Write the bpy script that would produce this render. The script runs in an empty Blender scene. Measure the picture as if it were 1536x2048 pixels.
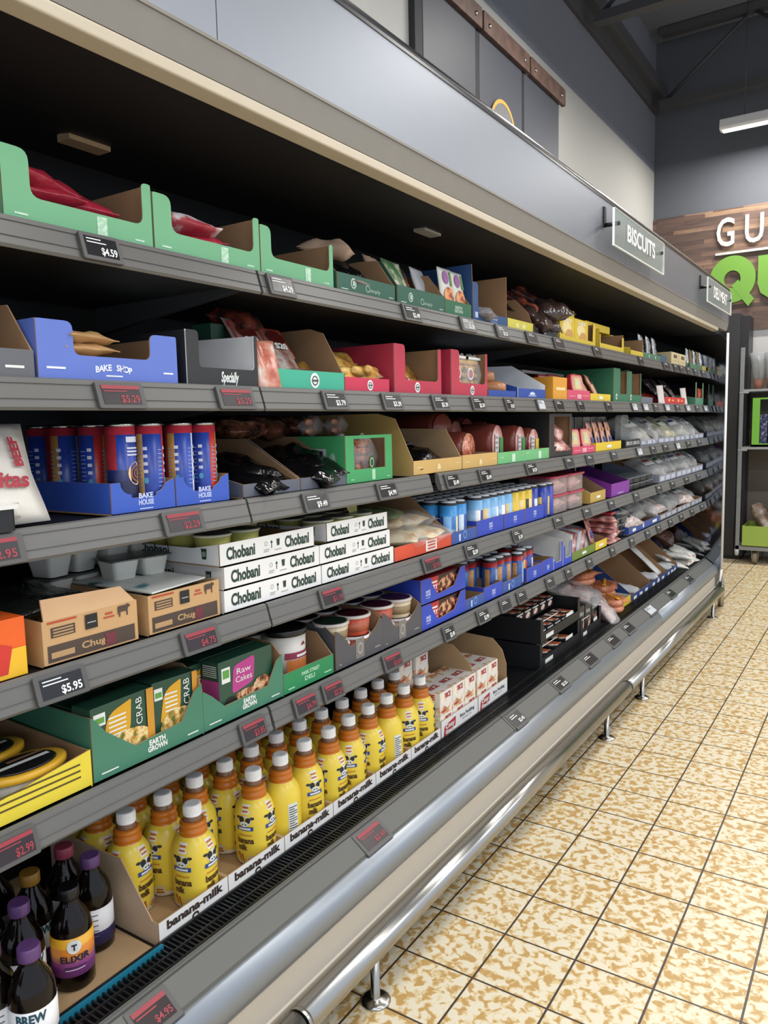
import bpy, bmesh, math, random
from mathutils import Vector, Matrix, noise
PI = math.pi
random.seed(7)
C = bpy.context.scene.collection
SC = bpy.context.scene

# ------------------------------------------------------------------ camera, world, light, exposure
cd = bpy.data.cameras.new('camera'); cam = bpy.data.objects.new('camera', cd); C.objects.link(cam)
cd.sensor_fit = 'VERTICAL'; cd.sensor_height = 36; cd.lens = 27.04; cd.clip_start = .02
_r = Vector((.8359, .5484, -.0223)); _d = Vector((.0437, -.1068, -.9933)); _f = Vector((-.5472, .8293, -.1133))
M = Matrix((_r, -_d, -_f)).transposed().to_4x4(); M.translation = Vector((1.0354, -1.6285, 1.4117))
cam.matrix_world = M
SC.camera = cam
w = bpy.data.worlds.new('world'); SC.world = w; w.use_nodes = True
w.node_tree.nodes['Background'].inputs[0].default_value = (.78, .86, 1, 1)
w.node_tree.nodes['Background'].inputs[1].default_value = .85
SC.view_settings.view_transform = 'Standard'; SC.view_settings.look = 'None'
SC.view_settings.exposure = 0.42; SC.view_settings.gamma = 1; SC.view_settings.use_curve_mapping = False
LAMP_W = 57      # watts of one ceiling fixture

# ------------------------------------------------------------------ materials
def lin(h):
    h = h.lstrip('#')
    c = [int(h[i:i + 2], 16) / 255 for i in (0, 2, 4)]
    return tuple(x / 12.92 if x <= .04045 else ((x + .055) / 1.055) ** 2.4 for x in c) + (1,)
_m = {}
def mat(h, rough=.5, metal=0, spec=.5, alpha=1, var=.06, bump=0, bscale=60, emit=0, trans=0, coat=0):
    key = (h, rough, metal, spec, alpha, var, bump, bscale, emit, trans, coat)
    if key in _m: return _m[key]
    m = bpy.data.materials.new('surface_' + h.strip('#')); m.use_nodes = True
    nt = m.node_tree; b = nt.nodes['Principled BSDF']
    b.inputs['Base Color'].default_value = lin(h); b.inputs['Roughness'].default_value = rough
    b.inputs['Metallic'].default_value = metal; b.inputs['Specular IOR Level'].default_value = spec
    b.inputs['Alpha'].default_value = alpha; b.inputs['Transmission Weight'].default_value = trans
    b.inputs['Coat Weight'].default_value = coat
    if emit:
        b.inputs['Emission Color'].default_value = lin(h); b.inputs['Emission Strength'].default_value = emit
    if var or bump:
        tc = nt.nodes.new('ShaderNodeTexCoord'); n = nt.nodes.new('ShaderNodeTexNoise')
        nt.links.new(tc.outputs['Object'], n.inputs['Vector'])
        n.inputs['Scale'].default_value = bscale if bump else 22; n.inputs['Detail'].default_value = 3
        if var:
            c = lin(h); mx = nt.nodes.new('ShaderNodeMix'); mx.data_type = 'RGBA'
            mx.inputs[6].default_value = tuple(x * (1 - var) for x in c[:3]) + (1,)
            mx.inputs[7].default_value = tuple(min(1, x * (1 + var)) for x in c[:3]) + (1,)
            nt.links.new(n.outputs['Fac'], mx.inputs[0]); nt.links.new(mx.outputs[2], b.inputs['Base Color'])
        if bump:
            bp = nt.nodes.new('ShaderNodeBump'); bp.inputs['Strength'].default_value = bump; bp.inputs['Distance'].default_value = .01
            nt.links.new(n.outputs['Fac'], bp.inputs['Height']); nt.links.new(bp.outputs['Normal'], b.inputs['Normal'])
    _m[key] = m
    return m
def blotch(stops, scale=40, rough=.4, kind='noise', bump=0, detail=4, alpha=1):
    """printed or natural mottled surface: noise/voronoi through a colour ramp"""
    key = (tuple(stops), scale, rough, kind, bump, alpha)
    if key in _m: return _m[key]
    m = bpy.data.materials.new('mottled_surface'); m.use_nodes = True
    nt = m.node_tree; b = nt.nodes['Principled BSDF']; b.inputs['Roughness'].default_value = rough; b.inputs['Alpha'].default_value = alpha
    tc = nt.nodes.new('ShaderNodeTexCoord')
    if kind == 'noise':
        n = nt.nodes.new('ShaderNodeTexNoise'); n.inputs['Detail'].default_value = detail; out = n.outputs['Fac']
    else:
        n = nt.nodes.new('ShaderNodeTexVoronoi'); n.feature = 'F1'; out = n.outputs['Distance']
    n.inputs['Scale'].default_value = scale
    nt.links.new(tc.outputs['Object'], n.inputs['Vector'])
    r = nt.nodes.new('ShaderNodeValToRGB'); r.color_ramp.interpolation = 'LINEAR'
    els = r.color_ramp.elements
    while len(els) < len(stops): els.new(.5)
    for e, (p, h) in zip(els, stops): e.position = p; e.color = lin(h)
    nt.links.new(out, r.inputs[0]); nt.links.new(r.outputs[0], b.inputs['Base Color'])
    if bump:
        bp = nt.nodes.new('ShaderNodeBump'); bp.inputs['Strength'].default_value = bump; bp.inputs['Distance'].default_value = .01
        nt.links.new(out, bp.inputs['Height']); nt.links.new(bp.outputs['Normal'], b.inputs['Normal'])
    _m[key] = m
    return m
def can_mat(name, zst, ast=None, amask=None, rough=.35):
    """label wrapped round a can: bands by height, stripes by angle inside a height range"""
    m = bpy.data.materials.new(name); m.use_nodes = True
    nt = m.node_tree; b = nt.nodes['Principled BSDF']; b.inputs['Roughness'].default_value = rough
    tc = nt.nodes.new('ShaderNodeTexCoord'); sp = nt.nodes.new('ShaderNodeSeparateXYZ'); nt.links.new(tc.outputs['Object'], sp.inputs[0])
    def ramp(st, src):
        r = nt.nodes.new('ShaderNodeValToRGB'); r.color_ramp.interpolation = 'CONSTANT'; els = r.color_ramp.elements
        while len(els) < len(st): els.new(.5)
        for e, (p, h) in zip(els, st): e.position = p; e.color = lin(h)
        nt.links.new(src, r.inputs[0]); return r
    mu = nt.nodes.new('ShaderNodeMath'); mu.operation = 'MULTIPLY'; mu.inputs[1].default_value = 4; nt.links.new(sp.outputs[2], mu.inputs[0])
    rz = ramp([(p * 4, h) for p, h in zst], mu.outputs[0]); col = rz.outputs[0]
    if ast:
        g = nt.nodes.new('ShaderNodeTexGradient'); g.gradient_type = 'RADIAL'; nt.links.new(tc.outputs['Object'], g.inputs[0])
        ra = ramp(ast, g.outputs['Fac'])
        rm = ramp([(p * 4, h) for p, h in amask], mu.outputs[0])
        # art blotches break the stripes up
        n = nt.nodes.new('ShaderNodeTexNoise'); n.inputs['Scale'].default_value = 60; nt.links.new(tc.outputs['Object'], n.inputs['Vector'])
        hs = nt.nodes.new('ShaderNodeMix'); hs.data_type = 'RGBA'; hs.blend_type = 'OVERLAY'; hs.inputs[0].default_value = .45
        nt.links.new(ra.outputs[0], hs.inputs[6]); nt.links.new(n.outputs['Fac'], hs.inputs[7])
        mx = nt.nodes.new('ShaderNodeMix'); mx.data_type = 'RGBA'
        nt.links.new(rm.outputs[0], mx.inputs[0]); nt.links.new(col, mx.inputs[6]); nt.links.new(hs.outputs[2], mx.inputs[7]); col = mx.outputs[2]
    nt.links.new(col, b.inputs['Base Color'])
    return m

KRAFT = mat('#9a7a5a', .85, spec=.2, var=.05)
KRAFT2 = mat('#b89a74', .85, spec=.2, var=.06)
WHITE = mat('#e6e6e4', .6, var=.02)
INK = mat('#22262a', .6, var=0)
WINK = mat('#dfe4e0', .6, var=0)
BLACKP = mat('#0c0d10', .32, var=0)
STEEL = mat('#a9a8a4', .24, metal=1, var=.03)
RAIL = mat('#5c5c5a', .36, var=.03)
DARK = mat('#131519', .5, var=.05)
SHELF = mat('#121417', .55, var=.05)
CLEAR = mat('#e4e8ea', .12, alpha=.22, var=0, bump=.6, bscale=45)
CLEARD = mat('#d5d9da', .1, alpha=.34, var=0, bump=.6, bscale=18)
BLKBAG = mat('#0b0b0d', .16, var=0, bump=.7, bscale=28)

# ------------------------------------------------------------------ mesh builder
_txt = {}
def text_shape(s, size, shear=0, bold=0, spacing=1.0):
    k = (s, size, shear, bold, spacing)
    if k in _txt: return _txt[k]
    cu = bpy.data.curves.new('t', 'FONT'); cu.body = s; cu.size = size; cu.shear = shear; cu.offset = bold; cu.space_character = spacing
    cu.align_x = 'CENTER'; cu.align_y = 'CENTER'; cu.resolution_u = 3
    o = bpy.data.objects.new('t', cu); C.objects.link(o)
    me = bpy.data.meshes.new_from_object(o.evaluated_get(bpy.context.evaluated_depsgraph_get()))
    vs = [(v.co.x, v.co.y) for v in me.vertices]; fs = [tuple(p.vertices) for p in me.polygons]
    bpy.data.objects.remove(o); bpy.data.curves.remove(cu); bpy.data.meshes.remove(me)
    _txt[k] = (vs, fs)
    return vs, fs
def onX(x, y0=0, z0=0):  return lambda a, b, l=0: (x + .0006 * (1 + l), y0 + a, z0 + b)        # print on a face looking to the aisle (+x)
def onY(y, x0=0, z0=0):  return lambda a, b, l=0: (x0 + a, y - .0006 * (1 + l), z0 + b)        # on a face looking to -y
def onZ(z, x0=0, y0=0):  return lambda a, b, l=0: (x0 - b, y0 + a, z + .0006 * (1 + l))        # on a top
def onCyl(r, z0, t0=0):
    def f(a, b, l=0):
        rr = (r(z0 + b) if callable(r) else r) + .0007 * (1 + l); t = t0 + a / rr
        return (rr * math.cos(t), rr * math.sin(t), z0 + b)
    return f
def arc(cx, cy, r, a0, a1, n=6): return [(cx + r * math.cos(a0 + (a1 - a0) * i / n), cy + r * math.sin(a0 + (a1 - a0) * i / n)) for i in range(n + 1)]
def rounded(pts, rad):
    """round the corners of a polygon; rad is one radius or one per corner"""
    out = []; n = len(pts)
    for i, p in enumerate(pts):
        r = rad[i] if isinstance(rad, (list, tuple)) else rad
        p = Vector(p); a = Vector(pts[i - 1]) - p; b = Vector(pts[(i + 1) % n]) - p
        if r <= 0 or a.length < 1e-6 or b.length < 1e-6: out.append(tuple(p)); continue
        r = min(r, a.length * .49, b.length * .49)
        p0 = p + a.normalized() * r; p1 = p + b.normalized() * r
        for k in range(5):
            t = k / 4; out.append(tuple(p0 * (1 - t) ** 2 + p * 2 * t * (1 - t) + p1 * t * t))
    return out
class G:
    def __init__(s): s.v = []; s.f = []; s.m = []; s.sm = []
    def add(s, vs, fs, mi=0, smooth=False):
        o = len(s.v); s.v += [tuple(v) for v in vs]
        for f in fs: s.f.append(tuple(i + o for i in f)); s.m.append(mi); s.sm.append(smooth)
        return s
    def box(s, x0, x1, y0, y1, z0, z1, mi=0):
        v = [(x0, y0, z0), (x1, y0, z0), (x1, y1, z0), (x0, y1, z0), (x0, y0, z1), (x1, y0, z1), (x1, y1, z1), (x0, y1, z1)]
        return s.add(v, [(3, 2, 1, 0), (4, 5, 6, 7), (0, 1, 5, 4), (1, 2, 6, 5), (2, 3, 7, 6), (3, 0, 4, 7)], mi)
    def prism(s, poly, axis, a, b, mi=(0, 0, 0)):
        """polygon swept along an axis; x: poly=(y,z), y: poly=(x,z), z: poly=(x,y); mi = cap a, cap b, rim"""
        if isinstance(mi, int): mi = (mi,) * 3
        def P(q, c): return {'x': (c, q[0], q[1]), 'y': (q[0], c, q[1]), 'z': (q[0], q[1], c)}[axis]
        n = len(poly); v = [P(q, a) for q in poly] + [P(q, b) for q in poly]
        s.add(v, [tuple(range(n))], mi[0]); o = len(s.v) - 2 * n
        s.f.append(tuple(o + n + i for i in reversed(range(n)))); s.m.append(mi[1]); s.sm.append(False)
        for i in range(n):
            j = (i + 1) % n; s.f.append((o + i, o + n + i, o + n + j, o + j)); s.m.append(mi[2]); s.sm.append(False)
        return s
    def frame(s, outer, inner, axis, a, b, mi=(0, 0, 0)):
        """like prism with a window; outer and inner have the same number of points"""
        if isinstance(mi, int): mi = (mi,) * 3
        def P(q, c): return {'x': (c, q[0], q[1]), 'y': (q[0], c, q[1]), 'z': (q[0], q[1], c)}[axis]
        n = len(outer); v = [P(q, c) for c in (a, b) for ring in (outer, inner) for q in ring]
        o = len(s.v); s.v += v
        for i in range(n):
            j = (i + 1) % n
            for q, m_ in (((i, j, n + j, n + i), 0), ((2 * n + i, 3 * n + i, 3 * n + j, 2 * n + j), 1), ((i, 2 * n + i, 2 * n + j, j), 2), ((n + i, n + j, 3 * n + j, 3 * n + i), 2)):
                s.f.append(tuple(o + k for k in q)); s.m.append(mi[m_]); s.sm.append(False)
        return s
    def lathe(s, prof, n=20, mi=0, cx=0, cy=0, smooth=True, z0=0):
        k = len(prof); v = []
        for r, z in prof:
            for i in range(n): a = 2 * PI * i / n; v.append((cx + r * math.cos(a), cy + r * math.sin(a), z0 + z))
        o = len(s.v); s.v += v
        for j in range(k - 1):
            for i in range(n):
                h = (i + 1) % n; s.f.append((o + j * n + i, o + j * n + h, o + (j + 1) * n + h, o + (j + 1) * n + i))
                s.m.append(mi[j] if isinstance(mi, (list, tuple)) else mi); s.sm.append(smooth)
        m0 = mi[0] if isinstance(mi, (list, tuple)) else mi; m1 = mi[-1] if isinstance(mi, (list, tuple)) else mi
        if prof[0][0] > 1e-5: s.f.append(tuple(o + i for i in reversed(range(n)))); s.m.append(m0); s.sm.append(False)
        if prof[-1][0] > 1e-5: s.f.append(tuple(o + (k - 1) * n + i for i in range(n))); s.m.append(m1); s.sm.append(False)
        return s
    def tube(s, pts, r, n=10, mi=0, caps=True):
        P = [Vector(p) for p in pts]; R = r if isinstance(r, (list, tuple)) else [r] * len(P); o = len(s.v)
        up = Vector((0, 0, 1))
        for i, p in enumerate(P):
            t = (P[min(i + 1, len(P) - 1)] - P[max(i - 1, 0)]).normalized()
            a = t.cross(up); a = t.cross(Vector((1, 0, 0))) if a.length < .05 else a
            a.normalize(); b = t.cross(a)
            for k in range(n):
                q = 2 * PI * k / n; s.v.append(tuple(p + (a * math.cos(q) + b * math.sin(q)) * R[i]))
        for i in range(len(P) - 1):
            for k in range(n):
                h = (k + 1) % n; s.f.append((o + i * n + k, o + i * n + h, o + (i + 1) * n + h, o + (i + 1) * n + k)); s.m.append(mi); s.sm.append(True)
        if caps:
            s.f.append(tuple(o + k for k in reversed(range(n)))); s.m.append(mi); s.sm.append(False)
            s.f.append(tuple(o + (len(P) - 1) * n + k for k in range(n))); s.m.append(mi); s.sm.append(False)
        return s
    def text(s, mp, t, size, w=None, mi=0, shear=0, bold=0, at=(0, 0), layer=0, spacing=1.0, sy=1):
        vs, fs = text_shape(t, size, shear, bold, spacing); k = 1
        if w:
            xs = [v[0] for v in vs]; k = w / max(1e-6, max(xs) - min(xs))
        return s.add([mp(at[0] + x * k, at[1] + y * sy, layer) for x, y in vs], fs, mi)
    def shape(s, mp, poly, mi=0, layer=0): return s.add([mp(a, b, layer) for a, b in poly], [tuple(range(len(poly)))], mi)
    def rect(s, mp, a0, a1, b0, b1, mi=0, layer=0, n=1):
        q = [(a0 + (a1 - a0) * i / n, b0) for i in range(n + 1)] + [(a1 - (a1 - a0) * i / n, b1) for i in range(n + 1)]
        vs = [mp(a, b, layer) for a, b in q]
        return s.add(vs, [(i, i + 1, 2 * n - i, 2 * n + 1 - i) for i in range(n)], mi)
    def disc(s, mp, ca, cb, ra, rb=None, mi=0, layer=0, n=20):
        rb = rb or ra; return s.shape(mp, [(ca + ra * math.cos(2 * PI * i / n), cb + rb * math.sin(2 * PI * i / n)) for i in range(n)], mi, layer)
    def ring(s, mp, ca, cb, r0, r1, mi=0, layer=0, n=20, ky=1):
        vs = [mp(ca + r * math.cos(2 * PI * i / n), cb + ky * r * math.sin(2 * PI * i / n), layer) for r in (r0, r1) for i in range(n)]
        return s.add(vs, [(i, (i + 1) % n, n + (i + 1) % n, n + i) for i in range(n)], mi)
    def pillow(s, L, W, T, seed=0, rough=.25, nx=12, ny=9, mi=0, seal=.1):
        """bag lying in the xy plane (L along x, W along y), thick in the middle, crimped at both x ends"""
        rnd = random.Random(seed); off = Vector((rnd.random() * 50, rnd.random() * 50, seed * 3.1))
        def h(u, v):
            e = max(0, 1 - abs(u) ** 5) * max(0, 1 - abs(v) ** 3)
            if abs(u) > 1 - seal: e *= .12
            return T * .5 * e ** .7
        o = len(s.v)
        for side in (1, -1):
            for i in range(nx + 1):
                for j in range(ny + 1):
                    u = 2 * i / nx - 1; v = 2 * j / ny - 1
                    nz = noise.noise(Vector((u * 2.3, v * 2.3, side * 2)) + off)
                    e = h(u, v)
                    s.v.append((u * L / 2 + .03 * L * rough * noise.noise(Vector((v * 3, side, 9)) + off), v * W / 2 * (1 - .06 * (1 - abs(u))) , side * (e * (1 + rough * 2 * nz) + .0008) + T * rough * .5 * noise.noise(Vector((u * 1.6, v * 1.6, 0)) + off)))
        k = (nx + 1) * (ny + 1)
        for sd in (0, 1):
            for i in range(nx):
                for j in range(ny):
                    a = o + sd * k + i * (ny + 1) + j; q = (a, a + ny + 1, a + ny + 2, a + 1)
                    s.f.append(q if sd == 0 else q[::-1]); s.m.append(mi); s.sm.append(True)
        edge = [(i, 0) for i in range(nx)] + [(nx, j) for j in range(ny)] + [(i, ny) for i in range(nx, 0, -1)] + [(0, j) for j in range(ny, 0, -1)]
        for a, b in zip(edge, edge[1:] + edge[:1]):
            p = o + a[0] * (ny + 1) + a[1]; q = o + b[0] * (ny + 1) + b[1]
            s.f.append((p, q, q + k, p + k)); s.m.append(mi); s.sm.append(False)
        return s
    def xf(s, m, start=0):
        s.v[start:] = [tuple(m @ Vector(v)) for v in s.v[start:]]; return s
    def build(s, name, mats, parent=None, loc=(0, 0, 0), rot=None, bevel=0):
        me = bpy.data.meshes.new(name); me.from_pydata(s.v, [], s.f)
        for m_ in (mats if isinstance(mats, (list, tuple)) else [mats]): me.materials.append(m_)
        for p, mi, sm in zip(me.polygons, s.m, s.sm): p.material_index = mi; p.use_smooth = sm
        bm = bmesh.new(); bm.from_mesh(me); bmesh.ops.recalc_face_normals(bm, faces=bm.faces); bm.to_mesh(me); bm.free()
        o = bpy.data.objects.new(name, me); C.objects.link(o); o.location = loc
        if rot: o.rotation_euler = rot
        if parent: o.parent = parent
        if bevel:
            b = o.modifiers.new('bevel', 'BEVEL'); b.width = bevel; b.segments = 2; b.limit_method = 'ANGLE'
        return o
def tag(o, label, cat, group=None):
    o['label'] = label; o['category'] = cat
    if group: o['group'] = group
    return o
def thing(name, label, cat, loc=(0, 0, 0), rot=(0, 0, 0), group=None):
    o = bpy.data.objects.new(name, None); C.objects.link(o); o.location = loc; o.rotation_euler = rot; o.empty_display_size = .05
    return tag(o, label, cat, group)
def dup(root, loc, rot=None, label=None, group=None):
    r = root.copy(); C.objects.link(r); r.location = loc
    if rot: r.rotation_euler = rot
    if label: r['label'] = label
    if group: r['group'] = group
    for ch in list(root.children):
        c = ch.copy(); C.objects.link(c); c.parent = r
        for g in ch.children:
            d = g.copy(); C.objects.link(d); d.parent = c
    return r
def struct(name, g, mats, **k):
    o = g.build(name, mats, **k); o['kind'] = 'structure'; o['label'] = {'floor': 'shiny floor of beige speckled square tiles with dark grout', 'ceiling': 'dark open ceiling with steel joists', 'wall_left': 'white wall behind the case, dark above', 'wall_back': 'far wall, pale grey below, dark above the wood'}.get(name, 'brown wood strip cladding on the back wall'); return o
def smat(h, **k): return mat(h, **k)
ORD = ['first', 'second', 'third', 'fourth', 'fifth', 'sixth', 'seventh', 'eighth', 'ninth', 'tenth', 'eleventh', 'twelfth']
# ------------------------------------------------------------------ room
def tile_mat():
    m = bpy.data.materials.new('speckled_floor_tile'); m.use_nodes = True; nt = m.node_tree; b = nt.nodes['Principled BSDF']
    tc = nt.nodes.new('ShaderNodeTexCoord'); N = nt.nodes.new; L = nt.links.new
    mp = N('ShaderNodeMapping'); L(tc.outputs['Object'], mp.inputs[0])
    br = N('ShaderNodeTexBrick'); br.offset = 0; br.squash = 1
    br.inputs['Scale'].default_value = 1; br.inputs['Brick Width'].default_value = .2; br.inputs['Row Height'].default_value = .2
    br.inputs['Mortar Size'].default_value = .003; br.inputs['Mortar Smooth'].default_value = .1; br.inputs['Bias'].default_value = 0
    br.inputs['Color1'].default_value = (.5, .5, .5, 1); br.inputs['Color2'].default_value = (.62, .62, .62, 1); br.inputs['Mortar'].default_value = (0, 0, 0, 1)
    L(mp.outputs[0], br.inputs['Vector'])
    # speckle: stretched noise blotches
    ns = N('ShaderNodeTexNoise'); ns.inputs['Scale'].default_value = 42; ns.inputs['Detail'].default_value = 3.5; ns.inputs['Roughness'].default_value = .5; ns.inputs['Distortion'].default_value = .5
    mp2 = N('ShaderNodeMapping'); mp2.inputs['Scale'].default_value = (1, 1.0, 1); L(tc.outputs['Object'], mp2.inputs[0]); L(mp2.outputs[0], ns.inputs['Vector'])
    ad = N('ShaderNodeMath'); ad.operation = 'MULTIPLY_ADD'; ad.inputs[1].default_value = .25; L(br.outputs['Color'], ad.inputs[0]); L(ns.outputs['Fac'], ad.inputs[2])
    r = N('ShaderNodeValToRGB'); e = r.color_ramp.elements
    e[0].position = .60; e[0].color = lin('#c9c1ac'); e[1].position = .72; e[1].color = lin('#aa8a56'); e.new(.655).color = lin('#c1ae84')
    L(ad.outputs[0], r.inputs[0])
    mx = N('ShaderNodeMix'); mx.data_type = 'RGBA'; L(br.outputs['Fac'], mx.inputs[0]); L(r.outputs[0], mx.inputs[6]); mx.inputs[7].default_value = lin('#40352c')
    L(mx.outputs[2], b.inputs['Base Color']); b.inputs['Roughness'].default_value = .36; b.inputs['Specular IOR Level'].default_value = .35
    bp = N('ShaderNodeBump'); bp.inputs['Strength'].default_value = .35; bp.inputs['Distance'].default_value = .002; bp.invert = True
    L(br.outputs['Fac'], bp.inputs['Height']); L(bp.outputs['Normal'], b.inputs['Normal'])
    return m
def wood_mat():
    m = bpy.data.materials.new('wood_strip_cladding'); m.use_nodes = True; nt = m.node_tree; b = nt.nodes['Principled BSDF']
    N = nt.nodes.new; L = nt.links.new; tc = N('ShaderNodeTexCoord')
    sp = N('ShaderNodeSeparateXYZ'); L(tc.outputs['Object'], sp.inputs[0]); cb = N('ShaderNodeCombineXYZ'); L(sp.outputs[0], cb.inputs[0]); L(sp.outputs[2], cb.inputs[1])
    br = N('ShaderNodeTexBrick'); br.offset = .37; br.offset_frequency = 3; br.squash = .6; br.squash_frequency = 2
    br.inputs['Scale'].default_value = 1; br.inputs['Brick Width'].default_value = .46; br.inputs['Row Height'].default_value = .042; br.inputs['Mortar Size'].default_value = .0008
    br.inputs['Color1'].default_value = (0, 0, 0, 1); br.inputs['Color2'].default_value = (1, 1, 1, 1); br.inputs['Mortar'].default_value = (.1, .1, .1, 1)
    L(cb.outputs[0], br.inputs['Vector'])
    n = N('ShaderNodeTexNoise'); n.inputs['Scale'].default_value = 6; n.inputs['Detail'].default_value = 6
    mp = N('ShaderNodeMapping'); mp.inputs['Scale'].default_value = (1, 1, 9); L(tc.outputs['Object'], mp.inputs[0]); L(mp.outputs[0], n.inputs['Vector'])
    ma = N('ShaderNodeMath'); ma.operation = 'MULTIPLY_ADD'; ma.inputs[1].default_value = .55; L(n.outputs['Fac'], ma.inputs[0]); 
    mb = N('ShaderNodeMath'); mb.operation = 'MULTIPLY'; mb.inputs[1].default_value = .55; L(br.outputs['Color'], mb.inputs[0]); L(mb.outputs[0], ma.inputs[2])
    r = N('ShaderNodeValToRGB'); e = r.color_ramp.elements; e[0].position = .2; e[0].color = lin('#43352f'); e[1].position = .9; e[1].color = lin('#96795e')
    e.new(.45).color = lin('#5a463e'); e.new(.7).color = lin('#6e5547')
    L(ma.outputs[0], r.inputs[0]); L(r.outputs[0], b.inputs['Base Color']); b.inputs['Roughness'].default_value = .6
    return m
struct('floor', G().box(-1.3, 5.6, -3.6, 7.0, -.05, 0), tile_mat())
CEILC = mat('#6a6e77', .8, var=.08)
struct('ceiling', G().box(-1.3, 5.6, -3.6, 7.0, 5.2, 5.26), CEILC)
wl = G().box(-1.26, -1.14, -3.6, 6.9, 0, 3.94, 0); wl.box(-1.30, -1.14, -3.6, 6.9, 3.94, 5.2, 1)
struct('wall_left', wl, [mat('#a6a5a0', .7, var=.04), CEILC])
wb = G().box(-1.3, 5.6, 6.9, 7.0, 0, 2.26, 0).box(-1.3, 5.6, 6.9, 7.0, 3.46, 5.2, 1)
struct('wall_back', wb, [mat('#b9b8b6', .7), mat('#55585f', .8)])
struct('trim_1', G().box(-1.14, 5.6, 6.875, 6.9, 2.26, 3.46), wood_mat(), bevel=.003)['label'] = 'brown wood strip cladding band on the back wall'
# dark steel beam along the top of the white wall, open-web joists across the ceiling
jm = mat('#4b4b4d', .6, metal=.2, var=.08)
tag(G().box(-1.14, -1.02, -3.5, 6.9, 4.62, 4.74).box(-1.14, -1.1, -3.5, 6.9, 4.5, 4.86).build('ceiling_beam', jm, bevel=.004), 'dark steel beam running along the ceiling above the white wall', 'beam')
def joist(y, label):
    t = thing('roof_joist', label, 'roof truss', (0, y, 0), group='open web joists under the dark ceiling')
    G().box(-1.02, 5.5, -.05, .05, 4.45, 4.52).build('bottom_chord', jm, t); G().box(-1.02, 5.5, -.05, .05, 5.12, 5.19).build('top_chord', jm, t)
    x = -1.0; k = 0
    while x < 5.0:
        a, b = (4.5, 5.14) if k % 2 == 0 else (5.14, 4.5)
        G().tube([(x, 0, a), (x + .8, 0, b)], .016, 6).build('web_bar', jm, t); x += .8; k += 1
    return t
joist(4.62, 'dark open web roof joist nearer the camera, crossing top right corner')
joist(6.62, 'dark open web roof joist just above the white ceiling lamp')
joist(2.6, 'dark open web roof joist out of frame above the aisle')
# fixtures hang across the aisle; each carries its own light
LENS = mat('#f4f3ee', .5, var=0, emit=1.0)
def lamp(x, y, label, k=1):
    t = thing('ceiling_lamp', label, 'ceiling lamp', (x, y, 4.0), group='linear ceiling lamps')
    G().prism(rounded([(-.05, .105), (-.06, .03), (-.045, .012), (.045, .012), (.06, .03), (.05, .105)], .008), 'x', 0, 1.5, 0).build('housing', mat('#d8d8d6', .4, var=.02), t)
    G().box(.02, 1.48, -.04, .04, .004, .012).build('lens', LENS, t)
    for sx in (.2, 1.3): G().tube([(sx, 0, .1), (sx, 0, 1.2)], .004, 6).build('hanger', jm, t)
    ld = bpy.data.lights.new('lamp_light', 'AREA'); ld.shape = 'RECTANGLE'; ld.size = 1.46; ld.size_y = .09; ld.energy = LAMP_W * k; ld.color = (1, .965, .91)
    lo = bpy.data.objects.new('lamp_light', ld); C.objects.link(lo); lo.parent = t; lo.location = (.75, 0, .001)
for k, y in enumerate((6.3, 3.25, .2, -2.8)):
    lamp(3.95, y, 'white linear ceiling lamp far over the next aisle, %s from the wood wall' % ORD[k], .9)
    lamp(1.35, y, 'white linear ceiling lamp farther from the case, %s from the wood wall' % ORD[k], .42)
    lamp(-.4, y, 'white linear ceiling lamp at the top right edge, above the wood wall' if k == 0 else 'white linear ceiling lamp over the aisle, %s from the wood wall' % ORD[k])

# sign letters on the wood wall
GR = mat('#689638', .5, var=.02); LW = mat('#b4b4b2', .5, var=.02)
def wall_text(name, s, x0, z0, h, w, m, dep, label, bold=0):
    vs, fs = text_shape(s, 1.0, 0, bold); xs = [v[0] for v in vs]; ys = [v[1] for v in vs]
    kx = w / (max(xs) - min(xs)); kz = h / (max(ys) - min(ys)); g = G()
    f = lambda v, y: (x0 + (v[0] - min(xs)) * kx, y, z0 + (v[1] - min(ys)) * kz)
    g.add([f(v, 6.875 - dep) for v in vs], fs); o = len(vs)
    bm = bmesh.new(); me = bpy.data.meshes.new(name); me.from_pydata(g.v, [], g.f); bm.from_mesh(me)
    bmesh.ops.recalc_face_normals(bm, faces=bm.faces)
    ex = bmesh.ops.extrude_face_region(bm, geom=bm.faces[:]); bmesh.ops.translate(bm, verts=[v for v in ex['geom'] if isinstance(v, bmesh.types.BMVert)], vec=(0, dep, 0))
    bmesh.ops.recalc_face_normals(bm, faces=bm.faces); bm.to_mesh(me); bm.free(); me.materials.append(m)
    ob = bpy.data.objects.new(name, me); C.objects.link(ob); return tag(ob, label, 'sign letter')
wall_text('letter_g', 'G', -.512, 3.09, .278, .163, LW, .025, 'white raised letter G on the wood wall', .01)
wall_text('letter_u', 'U', -.252, 3.093, .275, .165, LW, .025, 'white raised letter U on the wood wall', .01)
tag(G().box(-.518, .6, 6.85, 6.875, 3.012, 3.035).build('sign_line', LW), 'white line under the white letters on the wood wall', 'sign line')
g = G(); n = 40; ex = lambda k, rx, rz: (-.355 + rx * math.cos(2 * PI * k / n), 2.765 + rz * math.sin(2 * PI * k / n))
g.frame([ex(k, .212, .228) for k in range(n)], [ex(k, .077, .085) for k in range(n)], 'y', 6.845, 6.875)
g.prism([(-.36, 2.70), (-.30, 2.755), (-.15, 2.555), (-.205, 2.49)], 'y', 6.844, 6.874)
tag(g.build('letter_q', GR), 'big green raised letter Q on the wood wall, half behind the case', 'sign letter')
wall_text('letter_u', 'U', -.124, 2.53, .43, .42, GR, .03, 'big green raised letter U on the wood wall, cut by the photo edge', .05)
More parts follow.
